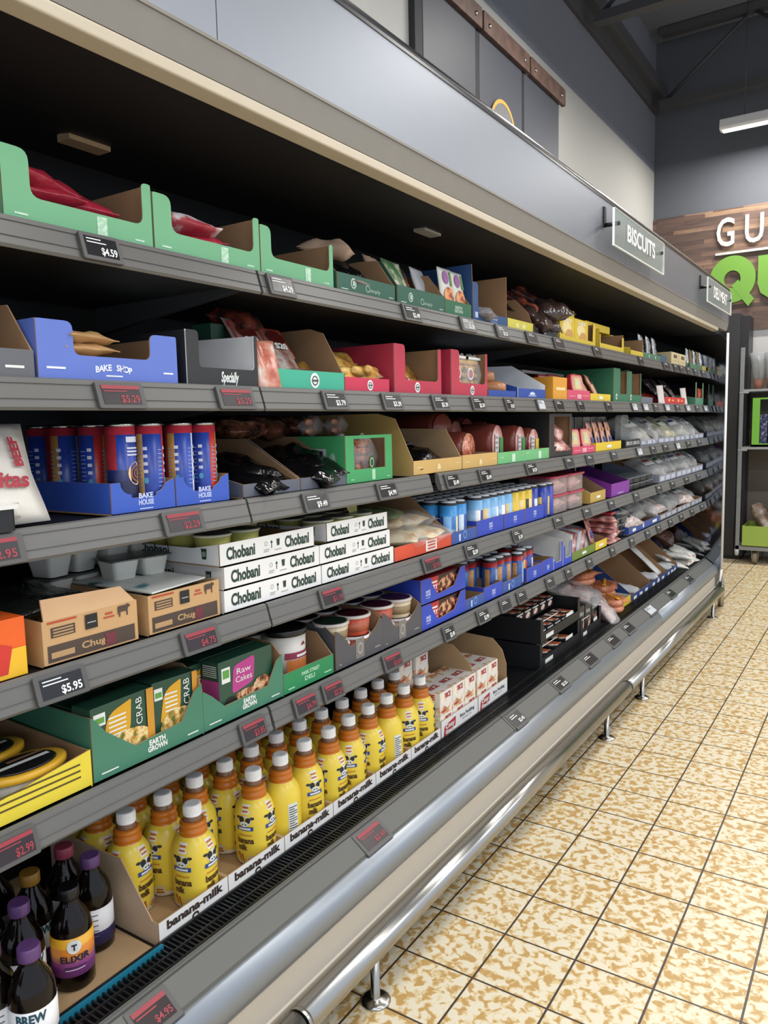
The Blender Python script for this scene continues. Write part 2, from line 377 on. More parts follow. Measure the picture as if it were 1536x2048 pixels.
# writing and panels on the wall above the case
BP = mat('#3f424a', .55, var=.08)
for k, (a, b) in enumerate(((2.08, 2.69), (2.745, 3.37), (3.41, 4.045))):
    tag(G().box(-1.14, -1.10, a, b, 2.2, 3.72).build('wall_board', BP, bevel=.002), 'tall charcoal board above the case, ' + ('with the gold ringed disc' if k == 1 else 'left of the board with the gold ringed disc' if k == 0 else 'right of the gold ringed disc, beside the white wall'), 'board', 'charcoal boards under the brown plank')
tag(G().box(-1.139, -1.1015, 2.0, 2.075, 2.2, 3.7).box(-1.139, -1.101, 2.692, 2.743, 2.2, 3.69).box(-1.139, -1.101, 3.372, 3.408, 2.2, 3.69).build('board_backing', mat('#15161a', .7)), 'black backing strip showing between the charcoal wall boards', 'board')
for k, (a, b) in enumerate(((1.9, 2.73), (2.75, 3.44), (3.46, 4.11))):
    t = thing('plank', 'brown wooden plank bolted above the charcoal boards, ' + ('nearest the camera' if k == 0 else 'in the middle' if k == 1 else 'farthest, ending at the white wall'), 'plank', (-1.1, a, 3.70), group='brown planks on the wall')
    G().box(0, .03, 0, b - a - .004, 0, .115).build('board', blotch([(.3, '#4a3730'), (.7, '#6b5146')], 14, .6), t, bevel=.003)
    for yy in (.07, b - a - .09): G().lathe([(.014, 0), (.013, .006), (.006, .01), (0, .011)], 10).xf(Matrix.Rotation(PI / 2, 4, 'Y')).build('bolt', STEEL, t, loc=(.03, yy, .05))
t = thing('wall_disc', 'round grey disc with gold ring, mostly hidden behind the case top', 'sign', (-1.1, 3.05, 3.22))
G().lathe([(.185, 0), (.185, .012)], 40).xf(Matrix.Rotation(PI / 2, 4, 'Y')).build('disc', mat('#6b6c6c', .5), t)
G().ring(onX(.013), 0, 0, .165, .188, n=40).ring(onX(.013), 0, .02, .03, .05, n=24).build('ring', mat('#c79a4c', .4), t)

# ------------------------------------------------------------------ the open refrigerated case
Y0, Y1 = -2.4, 4.35
case = thing('refrigerated_case', 'long open dark grey refrigerated display case with five shelves and steel bumper', 'display case', (-.35, 0, 0))
case_off = Vector((.35, 0, 0))
def cpart(name, g, mats, parent=None, bevel=0):
    if parent is None: return g.build(name, mats, case, loc=case_off, bevel=bevel)
    return g.build(name, mats, parent, bevel=bevel)
cpart('back_panel', G().box(-.72, -.66, Y0, Y1, .1, 2.3), mat('#0a0c10', .6))
cpart('deck', G().box(-.66, -.085, Y0, Y1, .30, .362), mat('#101114', .45))
g = G()
y = Y0 + .01
while y < Y1 - .02: g.box(-.158, -.088, y, y + .0035, .352, .374); y += .0115
g.box(-.162, -.157, Y0, Y1, .34, .378).box(-.122, -.118, Y0, Y1, .36, .3755).box(-.09, -.086, Y0, Y1, .34, .378)
cpart('air_grille', g, mat('#191a1c', .35, var=.1))
lip = [(-.087, .372), (-.080, .381), (-.072, .380), (-.02, .343), (-.018, .334), (-.03, .330), (-.08, .36)]
for a, b in ((Y0, -1.72), (-1.717, .763), (.767, 4.33)):
    cpart('front_rail', G().prism(lip, 'y', a, b), mat('#555653', .5, var=.04))
    cpart('rail_groove', G().prism([(-.0695, .3795), (-.0665, .3775), (-.0665, .3765), (-.0695, .3785)], 'y', a, b), mat('#2c2d2e', .6))
bum = [(-.03, .332)] + arc(-.034, .290, .048, 1.22, -.95, 14) + [(-.03, .25)]
for a, b in ((Y0, -1.0), (-.998, 2.71), (2.714, Y1)):
    g = G().prism(bum, 'y', a, b)
    for i in range(len(g.sm)): g.sm[i] = len(g.f[i]) == 4
    cpart('bumper', g, mat('#8f959c', .40, metal=.65, var=.03))
cpart('base_trim', G().prism([(-.04, .262), (-.012, .262), (-.006, .246), (-.04, .246)], 'y', Y0, Y1), mat('#857a6c', .5))
g = G().prism([(-.04, .248), (-.004, .248), (-.004, .172), (-.001, .168), (-.001, .164), (-.006, .160), (-.006, .10), (-.04, .09)], 'y', Y0, Y1)
cpart('base_panel', g, mat('#b9b1a3', .5, var=.02))
cpart('kick_panel', G().box(-.5, -.3, Y0, Y1 - .05, .0, .16).box(-.3, -.03, Y0, Y1, .088, .1), mat('#1a1816', .8))
FAS = mat('#888d95', .42, metal=.8, var=.02)
for a, b in ((Y0, -.6), (-.598, 1.84), (1.842, Y1 + .04)):
    cpart('canopy_fascia', G().box(.004, .034, a, b, 2.072, 2.285), FAS)
cpart('canopy_valance', G().prism([(.034, 2.072), (.026, 2.012), (0, 2.012), (0, 2.072)], 'y', Y0, Y1 + .04).prism([(.036, 2.076), (.036, 2.07), (.03, 2.07), (.03, 2.076)], 'y', Y0, Y1), mat('#77736b', .5))
cpart('light_housing', G().prism(rounded([(-.012, 2.012), (.026, 2.012), (.026, 1.990), (-.012, 1.986)], .004), 'y', Y0, Y1 - .3), mat('#b8ad98', .45))
cpart('canopy_ceiling', G().prism([(0, 2.012), (-.012, 1.99), (-.3, 2.0), (-.66, 2.06), (-.66, 2.28), (0, 2.28)], 'y', Y0, Y1), mat('#0e1014', .6))
for n_, x, yy, c in (('ceiling_label', -.41, -.60, '#b89d7c'), ('ceiling_label', -.18, .44, '#9c9b94')):
    cpart(n_, G().box(x - .02, x + .02, yy, yy + .1, 1.988 if x > -.3 else 2.005, 1.998 if x > -.3 else 2.02), mat(c, .5))
cpart('top_trim', G().tube([(.018, Y0, 2.298), (.018, Y1 + .05, 2.298)], .017, 12).box(-.02, .036, Y0, Y1 + .04, 2.284, 2.292).tube([(-.012, Y0, 2.325), (-.012, Y1 + .04, 2.325)], .013, 10).box(-.5, -.02, Y0, Y1, 2.28, 2.315), mat('#1d1e21', .28))
# glossy end panel, very slightly bowed, with a pale edge strip
n = 10; pts = []
for i in range(n + 1):
    x = -.66 + .69 * i / n; q = max(0, (x + .25) / .28); pts.append((x, Y1 - .006 + .006 * q * q))
poly = pts + [(.03, Y1 + .03), (-.66, Y1 + .03)]
cpart('end_panel', G().prism(poly, 'z', .17, 2.02), mat('#8d9094', .06, metal=1, var=0))
cpart('edge_strip', G().tube([(.034, Y1 + .01, .30), (.034, Y1 + .01, 2.0)], .011, 8).tube([(.034, Y1 + .01, .30), (.026, Y1 + .01, .22), (.002, Y1 + .01, .17), (-.04, Y1 + .01, .15)], .011, 8), mat('#d9dad8', .35, var=0))
cpart('end_cover', G().box(-.72, .036, Y1 + .03, Y1 + .05, .12, 2.285), mat('#2a2b2d', .5))
SZ = {1: 1.733, 2: 1.494, 3: 1.262, 4: 1.030, 5: .800}
SEG = {1: ((Y0, -.404), (-.396, 1.375), (1.382, Y1 - .02)), 2: ((Y0, -.408), (-.402, 1.375), (1.38, Y1 - .02)), 3: ((Y0, -.462), (-.456, .30), (.352, 1.374), (1.38, 2.40), (2.405, Y1 - .02)),
       4: ((Y0, -.413), (-.407, 1.375), (1.38, 2.40), (2.405, Y1 - .02)), 5: ((Y0, -.42), (-.412, 1.375), (1.38, Y1 - .02))}
for s, segs in SEG.items():
    z0 = SZ[s]
    for a, b in segs:
        sh = cpart('shelf', G().box(-.60, -.088, a, b, z0 - .026, z0 - .003), SHELF); sh.location = case_off
        rail = [(-.090, z0), (-.084, z0 + .003), (-.078, z0 + .001), (-.064, z0 - .044), (-.067, z0 - .049), (-.078, z0 - .047), (-.090, z0 - .02)]
        g = G().prism(rail, 'y', a, b)
        # two shadow-gap ribs along the face
        for dz in (.006, .030):
            xx = -.078 + .014 * (dz + .001) / .045; g.prism([(xx - .002, z0 - dz), (xx + .0022, z0 - dz - .001), (xx - .002, z0 - dz - .003)], 'y', a, b)
        cpart('price_rail', g, RAIL, sh)
        for yy in (a, b):
            if Y0 < yy < Y1 - .1: cpart('bracket', G().prism([(-.6, z0 - .026), (-.12, z0 - .026), (-.12, z0 - .034), (-.6, z0 - .09)], 'y', yy + (0 if yy == a else -.004), yy + (.004 if yy == a else 0)), mat('#3a3c3e', .5), sh)
# handrails along the foot of the case
RX, RZ, RR = .034, .145, .030
def handrail(a, b, posts, label, end=False):
    t = thing('bumper_rail', label, 'handrail', (RX, a, 0), group='steel bumper rails along the case')
    o = Vector((RX, a, 0))
    g = G().tube([(0, .002, RZ), (0, b - a - .002, RZ)], RR, 20); g.tube([(0, 0, RZ), (0, .012, RZ)], RR + .0015, 20)
    g.build('tube', STEEL, t)
    for p in posts:
        g = G().lathe([(.038, 0), (.038, .003), (.03, .007), (.014, .008), (.0115, .012), (.0115, RZ - .025)], 16); pp = g.build('post', STEEL, t, loc=(-.002, p - a, 0))
    return t
handrail(-2.9, -.487, (-2.6, -.78), 'stainless steel bumper rail nearest the camera, only its end in view')
handrail(-.483, 1.945, (-.194, 1.654), 'long stainless steel bumper rail in the foreground on two posts')
handrail(1.95, 4.36, (2.239, 4.088), 'far stainless steel bumper rail reaching the end of the case')
t = thing('corner_guard', 'bent steel corner guard at the far end of the case', 'corner guard', (.02, 4.46, 0))
G().tube([(0, 0, 0), (0, 0, .185), (-.012, 0, .225), (-.04, 0, .25), (-.30, 0, .255)], .022, 14).build('tube', STEEL, t)
G().tube([(.012, -.10, RZ), (.004, -.02, RZ + .005), (0, 0, RZ + .01)], .024, 12).build('joint', STEEL, t)
# hanging acrylic category signs
def acrylic(y0, w, s, label):
    t = thing('category_sign', label, 'sign', (.085, y0, 2.095), group='acrylic signs on the canopy')
    G().prism([(0, 0), (w, 0), (w, .14), (0, .14)], 'x', 0, .006).build('panel', mat('#a9b8b0', .05, alpha=.30, var=0), t)
    g = G(); e = .004
    g.box(-.0006, .0066, 0, w, -e, .001).box(-.0006, .0066, 0, w, .139, .14 + e * .3).box(-.0006, .0066, -e, .001, -e, .14).box(-.0006, .0066, w - .001, w + e * .6, -e, .14)
    g.build('edge', mat('#dfe6e2', .3, var=0), t)
    g = G(); g.text(onX(.0064, w / 2, .072), s, .088, w=w * .56, bold=.002, sy=1.05); g.build('lettering', mat('#f2f2f0', .5, var=0), t)
    for yy in (.05, w - .05): G().tube([(-.052, yy, .09), (.012, yy, .09)], .009, 8).build('standoff', BLACKP, t)
    G().box(-.055, -.045, .035, .06, .085, .16).build('hook', BLACKP, t)
acrylic(1.49, .79, 'BISCUITS', 'clear acrylic sign on the canopy with white word BISCUITS')
acrylic(3.335, .79, 'DELI MEAT', 'clear acrylic sign on the canopy with white words DELI MEAT')
# tall black cabinet beyond the case end
t = thing('tall_cabinet', 'tall black cabinet standing between the case end and the bread cart', 'cabinet', (-.45, 6.72, 0))
G().box(-.3, .22, -.14, .14, .03, 2.40).build('body', mat('#29292b', .45), t, bevel=.004)
G().box(.22, .30, -.12, .14, .03, 2.37).build('side_panel', mat('#1c1d22', .4), t); G().box(-.3, .28, -.13, .13, 0, .03).build('plinth', DARK, t)
# ------------------------------------------------------------------ product builders
XF = -.095
T = .0028
def low(w, h): return [(0, 0), (w, 0), (w, h), (0, h)]
def ushape(w, lo, hl, wl, hr, wr, r=.014): return rounded([(0, 0), (w, 0), (w, hr), (w - wr, hr), (w - wr, lo), (wl, lo), (wl, hl), (0, hl)], [0, 0, .004, min(r, wr * .5), r, r, r, .004])
def scoop(w, lo, h, e=.02):
    return [(0, 0), (w, 0), (w, h)] + arc(w - e - .022, h, .022, 0, -PI / 2, 5)[1:] + [(w - e - .024, lo), (e + .024, lo)] + arc(e + .022, h, .022, -PI / 2, -PI, 5) + [(0, h)] if h - lo >= .02 else [(0, 0), (w, 0), (w, h), (w - e, h), (w - e - .02, lo), (e + .02, lo), (e, h), (0, h)]
def vee(w, lo, h, a, b): return rounded([(0, 0), (w, 0), (w, h), (w - .004, h), (b, lo), (a, lo), (.006, h), (0, h)], [0, 0, 0, 0, .01, .01, 0, 0])
def tray(label, y0, y1, s, front, side, outer, inner=KRAFT, depth=.30, x=XF, z=None, cat='display tray', name='display_tray', group=None, back=True, art=None, lside=None, y_in=.0012, backh=None, sidem=None, lart=None, sart=None):
    """shelf-ready carton: front = polygon (y,z); side = polygon profile [(x<=0,z)...] of the top edge from front to back"""
    z = (SZ[s] if z is None else z) + .0006
    y0 += y_in; w = y1 - y0 - y_in
    if isinstance(front, (int, float)): front = low(w, front)
    t = thing(name, label, cat, (x, y0, z), group=group)
    om = mat(outer, .55, var=.03) if isinstance(outer, str) else outer
    g = G().prism(front, 'x', 0, -T, (0, 1, 1)); f = g.build('front_panel', [om, inner], t)
    prof = lambda sd: [(-T, T), (-T, sd[0][1])] + list(sd[1:]) + [(-depth, sd[-1][1]), (-depth, T)]
    sm_ = mat(sidem, .55, var=.03) if sidem else om
    l = G().prism(prof(lside or side), 'y', 0, T, (0, 1, 1)).build('side_panel', [sm_, inner], t)
    r_ = G().prism(prof(side), 'y', w - T, w, (1, 0, 1)).build('side_panel', [sm_, inner], t)
    if back: G().prism(low(w - 2 * T, (backh or side[-1][1])), 'x', -depth, -depth + T, (0, 1, 1)).build('back_panel', [om, inner], t, loc=(0, T, 0))
    G().box(-depth, 0, 0, w, 0, T).build('base_panel', inner, t)
    if art:
        g = G(); ms = art(g, onX(0), w)
        g.build('printed_mark', ms, f)
    if lart:
        g = G(); ms = lart(g, onY(0)); g.build('printed_mark', ms, l)
    return t
def lab_round(b=.02, r=.014, a=None):
    def f(g, mp, w):
        ca = w / 2 if a is None else a
        g.disc(mp, ca, b, r, r * 1.05, 0).ring(mp, ca, b, r * .5, r * .66, 1, 1).rect(mp, ca - r * .7, ca + r * .7, b - r * .12, b + r * .12, 1, 2); return [WINK, mat('#3b4a46', .6, var=0)]
    return f
def lab_lines(items, m=WINK):
    """small printed words: (text, size, width, a fraction, b)"""
    def f(g, mp, w):
        for s, size, wd, a, b in items: g.text(mp, s, size, wd, at=(a * w, b))
        return [m]
    return f
def marks(w_, *r, m=WINK):
    def f(g, mp, w):
        for a, b, c, d in r: g.rect(mp, a * w, b * w, c, d)
        return [m]
    return f
_bags = {}
def bag(label, loc, size, m, rot=(0, 0, 0), seed=1, cat='bag', group=None, name='product_bag', art=None, contents=None, rough=.25):
    """pillow bag; size = (length, width, thickness); art draws on its upper side"""
    L, W, Tk = size; g = G().pillow(L, W, Tk, seed, rough)
    o = g.build(name, m, loc=loc, rot=rot); tag(o, label, cat, group)
    if art:
        a = G(); ms = art(a, lambda p, q, l=0: (-q, p, Tk * .5 * max(.12, (1 - abs(2 * q / L) ** 5) * (1 - abs(2 * p / W) ** 3)) ** .7 * 1.1 + .003 + .0006 * l)); a.build('printed_label', ms, o)
    if contents: contents(o)
    return o
def sausage(g, p, L, r, yaw=0, bend=.06, pitch=0, mi=0):
    P = []; R = []
    for i in range(9):
        u = i / 8 * 2 - 1; P.append(Vector((u * L / 2, bend * L * (1 - u * u), 0))); R.append(r * max(.25, (1 - abs(u) ** 6)) ** .5)
    m = Matrix.Translation(p) @ Matrix.Rotation(yaw, 4, 'Z') @ Matrix.Rotation(pitch, 4, 'Y')
    g.tube([m @ q for q in P], R, 8, mi); return g
def carton(label, loc, size, m, rot=(0, 0, 0), cat='box', name='carton', group=None, art=None, topart=None, sart=None):
    """closed box: size = (depth x, width y, height z), origin at the front left bottom corner"""
    dx, dy, dz = size
    o = G().box(-dx, 0, 0, dy, 0, dz).build(name, m, loc=loc, rot=rot, bevel=.0012); tag(o, label, cat, group)
    if art: g = G(); ms = art(g, onX(0), dy, dz); g.build('front_print', ms, o)
    if topart: g = G(); ms = topart(g, onZ(dz), dy, dx); g.build('top_print', ms, o)
    if sart: g = G(); ms = sart(g, onY(0, -dx), dx, dz); g.build('side_print', ms, o)
    return o
def tub(label, loc, r, h, body, lid, cat='tub', name='tub', group=None, band=None, rot=0, taper=.85, liddark=None, lidh=.01):
    t = thing(name, label, cat, loc, (0, 0, rot), group)
    G().lathe([(r * taper * .96, 0), (r * taper, .004), (r * .97, h - lidh)], 24).build('body', body, t)
    if band:
        k = lambda z: r * (taper + (.97 - taper) * z / h) + .0006; b0, b1, bm = band
        G().lathe([(k(b0), b0), (k(b1), b1)], 24).build('label_band', bm, t)
    g = G().lathe([(r * .99, h - lidh), (r * 1.03, h - lidh + .002), (r * 1.03, h - .002), (r * 1.0, h), (r * .92, h - .001)], 24, 0)
    l = g.build('lid', lid, t)
    if liddark: G().lathe([(r * .9, h - .0005), (r * .9, h + .0004)], 24).build('lid_panel', liddark, l)
    return t
# ------------------------------------------------------------------ price tags
TAGF = mat('#4a4a49', .45, var=.03); SCR = mat('#16171c', .25, var=0); SCRR = mat('#251b20', .3, var=0); REDI = mat('#8e2f3a', .5, var=0); SCRW = mat('#b9bfc6', .4, var=0)  # tag frame, then dark, reddish and pale screen colours
def price_tag(s, a, b, label, price='', style='b', group=None):
    w = b - a; h = .047
    z = SZ[s] if s else 0
    if s: loc = (-.0615, a, z - .0475); rot = (0, -.30, 0)
    else: loc = (-.0135, a, .334); rot = (0, -.965, 0); h = .066
    t = thing('price_tag', label, 'price tag', loc, rot, group)
    G().prism(rounded(low(w, h), .004), 'x', .0, .0065).build('frame', TAGF, t, bevel=.0008)
    g = G().prism([(w * .1, h * .16), (w * .9, h * .16), (w * .9, h * .86), (w * .1, h * .86)], 'x', .0065, .0072)
    sc = g.build('screen', {'b': SCR, 'r': SCRR, 'w': SCRW}[style], t)
    g = G(); mp = onX(.0072); ink = {'b': WINK, 'r': REDI, 'w': INK}[style]
    if style == 'r': g.rect(mp, w * .1, w * .9, h * .72, h * .86)
    else: g.rect(mp, w * .14, w * .5, h * .74, h * .78)
    g.rect(mp, w * .14, w * .62, h * .62, h * .66)
    if price: g.text(mp, price, .018, w * .4, at=(w * .66, h * .34), bold=.0004)
    g.build('print', ink, sc)
    return t
# ------------------------------------------------------------------ deck: banana milk, kombucha, rice pudding, black crates, sausages
DZ = .3625
YEL = can_mat('milk_sleeve', [(0, '#e3dfd2'), (.012, '#ead048'), (.158, '#c4701c')], rough=.3)
NECKM = mat('#7a5a44', .2, var=0); CAPW = mat('#f4f4f2', .4, var=0); BLUEI = mat('#2c4a9a', .5, var=0); BROWNI = mat('#4a2f1c', .5, var=0); TANI = mat('#c98a2e', .5, var=0)
BP_ = [(.044, 0), (.0485, .006), (.0492, .03), (.0487, .07), (.0490, .105), (.0484, .118), (.0465, .130), (.0420, .142), (.0365, .151), (.0315, .157), (.0290, .160), (.0288, .162), (.0308, .1655), (.0308, .170), (.0272, .1735), (.0272, .176), (.0290, .1795), (.0290, .184), (.0240, .188)]
def brad(z):
    for (r0, z0), (r1, z1) in zip(BP_, BP_[1:]):
        if z0 <= z <= z1: return r0 + (r1 - r0) * (z - z0) / (z1 - z0)
    return BP_[-1][0]
def make_bottle():
    t = thing('milk_bottle', 'yellow bottle', 'bottle')
    b = G().lathe(BP_, 28).build('body', YEL, t)
    G().lathe([(.0205, .186), (.021, .19), (.0195, .198), (.0175, .20)], 20).build('neck', NECKM, t)
    g = G(); n = 36; prof = [(.0195, .199), (.0205, .2005), (.0208, .203), (.0198, .204), (.0198, .2215), (.0188, .224), (.015, .2248)]
    g.lathe(prof, n); 
    for i in range(n): a = 2 * PI * i / n; g.box(.0197, .0203, -.0006, .0006, .205, .221); m_ = Matrix.Rotation(a, 4, 'Z'); g.xf(m_, len(g.v) - 8)
    g.build('cap', CAPW, t)
    def front(t0):
        g = G(); mp = onCyl(brad, 0, t0)
        q0 = len(g.v)
        mpo = mp; mp = lambda p, q, l=0: mpo(p * 1.3, .1 + (q - .1) * 1.22, l)
        # cow head over a blue ribbon
        g.disc(mp, 0, .112, .013, .010, 0, 0, 14).disc(mp, -.006, .114, .0055, .007, 1, 1, 10).disc(mp, .007, .113, .005, .006, 1, 1, 10).disc(mp, 0, .106, .0085, .0055, 0, 2, 12).disc(mp, -.014, .117, .005, .0028, 1, 0, 8).disc(mp, .014, .117, .005, .0028, 1, 0, 8)
        g.disc(mp, -.003, .1055, .0016, .0016, 1, 3, 6).disc(mp, .003, .1055, .0016, .0016, 1, 3, 6)
        g.rect(mp, -.017, .017, .0925, .1005, 2, 1, 6).rect(mp, -.012, .012, .0945, .0985, 0, 2, 5)
        g.rect(mp, -.014, .014, .0815, .084, 3, 1, 4)
        g.text(mp, 'banana', .0165, .034, mi=4, bold=.0006, at=(0, .0715), layer=1).text(mp, 'milk', .0165, .019, mi=4, bold=.0006, at=(-.006, .0575), layer=1)
        g.disc(mp, .012, .03, .010, .012, 5, 0, 16).rect(mp, .005, .019, .027, .030, 6, 1, 3).rect(mp, .006, .018, .033, .035, 6, 1, 3)
        g.shape(mp, [(-.018, .045), (-.013, .046), (-.009, .022), (-.013, .02)], 6).shape(mp, [(-.010, .043), (-.006, .044), (-.003, .024), (-.006, .021)], 6)
        g.build('front_label', [WINK, INK, BLUEI, TANI, BROWNI, mat('#d9cfae', .5, var=0), mat('#a8552a', .5, var=0)], b)
        g = G()
        for i in range(3): g.rect(mp, -.006, .006, .138 - i * .0035, .1355 - i * .0035, 0 if i % 2 else 1, 1, 2)
        g.rect(mp, -.008, .008, .125, .1415, 0, 0, 3).build('round_sticker', [WINK, mat('#c2553c', .5, var=0)], b)
    front(.35); front(-1.15)
    g = G(); mp = onCyl(brad, 0, 2.3); g.rect(mp, -.014, .014, .03, .11, 0, 0, 5)
    for i in range(12): g.rect(mp, -.012, .012 - .008 * (i % 3 == 1), .034 + i * .006, .0362 + i * .006, 1, 1, 4)
    g.build('nutrition_panel', [WINK, INK], b)
    return t
bot = make_bottle(); first = True
ROWN = ['front', 'second', 'third', 'fourth']
rb = random.Random(3)
for r, x in enumerate((-.2225, -.320, -.420, -.518)):
    for k in range(-1 if r else 0, 11):
        y = -.520 + .0985 * k
        if (r >= 2 and k > 7) or (r == 0 and k == 1): continue
        rot = rb.choice([-.35, -.2, 0, .2, .8, 1.1, -1.0]) if r < 2 else rb.random() * 6
        if r == 0 and k in (3, 8): rot = -2.55
        lb = ('yellow banana milk bottle with white cap in the %s row, %s' % (ROWN[r], ('%s from the kombucha end' % ORD[k]) if k >= 0 else 'behind the cardboard side'))
        if r >= 2 : lb = 'banana milk bottle in the shade of the %s row, %s from the left' % (ROWN[r], ORD[k + 1])
        loc = (x + rb.uniform(-.003, .003), y, DZ + .0035)
        if first: bot.location = loc; bot.rotation_euler = (0, 0, rot); bot['label'] = lb; bot['group'] = 'banana milk bottles'; first = False
        else: dup(bot, loc, (0, 0, rot), lb, 'banana milk bottles')
def milk_art(g, mp, w):
    g.text(mp, 'banana-milk', .026, w * .82, at=(w * .5, .038), bold=.0012)
    g.disc(mp, w * .5, .0185, .010, .0075, 0, 0, 12).disc(mp, w * .5, .017, .006, .004, 2, 1, 10).rect(mp, w * .5 - .016, w * .5 + .016, .006, .0115, 1, 1)
    return [mat('#3a2c26', .6, var=0), BLUEI, WINK]
BY = [-.675, -.478, -.285, -.087, .117, .314, .501]
for k in range(6):
    sd = [(0, .052), (-.02, .052), (-.11, .16)] if k == 0 else [(0, .052), (-.30, .052)]
    tray('white cardboard tray printed banana-milk, %s along the deck from the kombucha' % ORD[k], BY[k], BY[k + 1], 0, .054, [(0, .052), (-.30, .052)], '#e4e4e2', KRAFT2, .36, -.165, DZ - .003, group='banana milk trays', art=milk_art, lside=sd, backh=.05, sidem='#c9b296' if k == 0 else None)
# kombucha in a flat kraft carton
kt = thing('carton_tray', 'flat kraft carton with teal front edge holding the dark kombucha bottles', 'display tray', (-.15, -1.25, DZ))
G().box(-.5, 0, 0, .565, 0, .004).build('base_panel', KRAFT2, kt)
G().box(-.002, .004, 0, .57, 0, .018).build('front_panel', mat('#14708a', .5), kt)
KB = [(.034, 0), (.038, .004), (.0385, .02), (.0385, .105), (.036, .125), (.028, .143), (.0185, .157), (.0155, .167), (.0155, .176)]
GLASS = mat('#0d0705', .09, var=0, spec=.35)
def kombucha(label, loc, labm, capm, art, rot=0, z0=.032, z1=.108):
    t = thing('kombucha_bottle', label, 'bottle', loc, (0, 0, rot), 'kombucha bottles')
    G().lathe(KB, 26).build('glass', GLASS, t)
    l = G().lathe([(.039, z0), (.039, z1)], 26).build('label_band', labm, t)
    g = G(); ms = art(g, onCyl(.0392, 0, -.5)); g.build('label_print', ms, l)
    g = G().lathe([(.0185, .170), (.019, .172), (.019, .190), (.0175, .193)], 20)
    g.build('cap', capm, t)
PURC = mat('#5b3c6e', .4, var=.02); WL = can_mat('white_label', [(0, '#2b2860'), (.045, '#d9dadc')], [(0, '#d9dadc'), (.8, '#39306e')], [(0, '#000000'), (.2, '#000000')])
OL = can_mat('sunset_label', [(0, '#8e3f96'), (.05, '#a8559c'), (.06, '#c07a5a'), (.07, '#e08a34'), (.088, '#edb02e')])
def art_elixir(g, mp):
    g.disc(mp, 0, .092, .0135, None, 0, 0, 18).rect(mp, -.005, .005, .094, .097, 1, 1).rect(mp, -.0013, .0013, .085, .095, 1, 1)
    g.text(mp, 'ELIXIR', .018, .055, mi=1, at=(0, .068), bold=.0005, layer=1); g.rect(mp, -.02, .02, .051, .0525, 1, 0, 5).rect(mp, -.018, .018, .046, .0475, 0, 0, 5)
    return [WINK, mat('#232040', .5, var=0)]
def art_brew(g, mp):
    g.text(mp, 'BREW', .022, .050, at=(-.004, .085), bold=.001); g.shape(mp, [(-.035, .032), (.035, .032), (.035, .045), (.015, .037), (-.01, .048), (-.03, .04)], 1)
    return [mat('#1f4a5a', .5, var=0), mat('#3a3370', .5, var=0)]
def art_lines(g, mp):
    for i in range(9): g.rect(mp, -.022, .016 - .01 * (i % 2), .038 + i * .0055, .040 + i * .0055, 0, 0, 4)
    return [mat('#555a66', .5, var=0)]
kombucha('dark kombucha bottle with orange and purple label and black cap', (-.228, -.826, DZ + .0045), OL, BLACKP, art_elixir, .0)
kombucha('dark kombucha bottle with white BREW label, nearest, bottom left corner', (-.135, -.965, DZ + .0045), WL, PURC, art_brew, -.05, .018, .098)
kombucha('purple capped kombucha bottle showing a white text label, beside the cardboard side', (-.285, -.738, DZ + .0045), WL, PURC, art_lines, -.3, .018, .094)
kombucha('purple capped kombucha bottle behind and left of the orange labelled one', (-.262, -.905, DZ + .0045), WL, PURC, art_brew, .5, .018, .094)
kombucha('purple capped kombucha bottle at the left edge, behind the BREW bottle', (-.195, -1.0, DZ + .0045), WL, PURC, art_lines, .0, .018, .094)
kombucha('amber capped kombucha bottle in the second row by the pink capped one', (-.335, -.838, DZ + .0045), WL, mat('#7a5a1c', .4), art_brew, .3, .018, .094)
kombucha('pink capped kombucha bottle at the back beside the banana milk', (-.362, -.745, DZ + .0045), WL, mat('#8e3a50', .4), art_lines, .3, .018, .094)
kombucha('dark kombucha bottle half hidden at the back left under the shelf', (-.345, -.93, DZ + .0045), WL, mat('#3d3a40', .4), art_lines, .3, .018, .094)
kombucha('dark kombucha bottle deep in the back row behind the amber cap', (-.43, -.86, DZ + .0045), WL, mat('#3d3a40', .4), art_lines, .1, .018, .094)
# rice pudding: two white cartons of boxes
REDP = mat('#b03a3e', .55, var=0); PUD = blotch([(.40, '#f0e9dc'), (.52, '#e2b48a'), (.62, '#a5622f'), (.72, '#eadfd0')], 30, .5)
def pud_tray_art(g, mp, w):
    def sl(p, q, l=0): return mp(p, q + .10 * (p - w * .2), l)
    g.shape(mp, rounded([(w * .05, .01), (w * .36, .024), (w * .38, .058), (w * .08, .046)], .008), 0)
    g.text(mp, 'Cozy', .02, w * .24, at=(w * .215, .04), mi=1, layer=1, bold=.0008).text(mp, 'Shack', .017, w * .25, at=(w * .215, .022), mi=1, layer=1, bold=.0006)
    g.text(mp, 'Rice Pudding', .017, w * .40, at=(w * .69, .044), mi=2, bold=.0004).text(mp, 'INDIVIDUAL CUPS', .006, w * .26, at=(w * .68, .030), mi=2)
    return [REDP, WINK, mat('#3b3b3d', .6, var=0)]
def pud_front(g, mp, w, h):
    g.shape(mp, [(0, h * .2), (w * .3, h * .42), (w * .6, h * .2), (w, h * .4), (w, 0), (0, 0)], 2).disc(mp, w * .25, h * .7, w * .24, h * .22, 2, 0, 18)
    g.text(mp, 'RICE', .024, w * .45, at=(w * .62, h * .78), mi=0, bold=.001, layer=1).rect(mp, w * .08, w * .45, h * .12, h * .2, 0, 1)
    return [REDP, WINK, PUD]
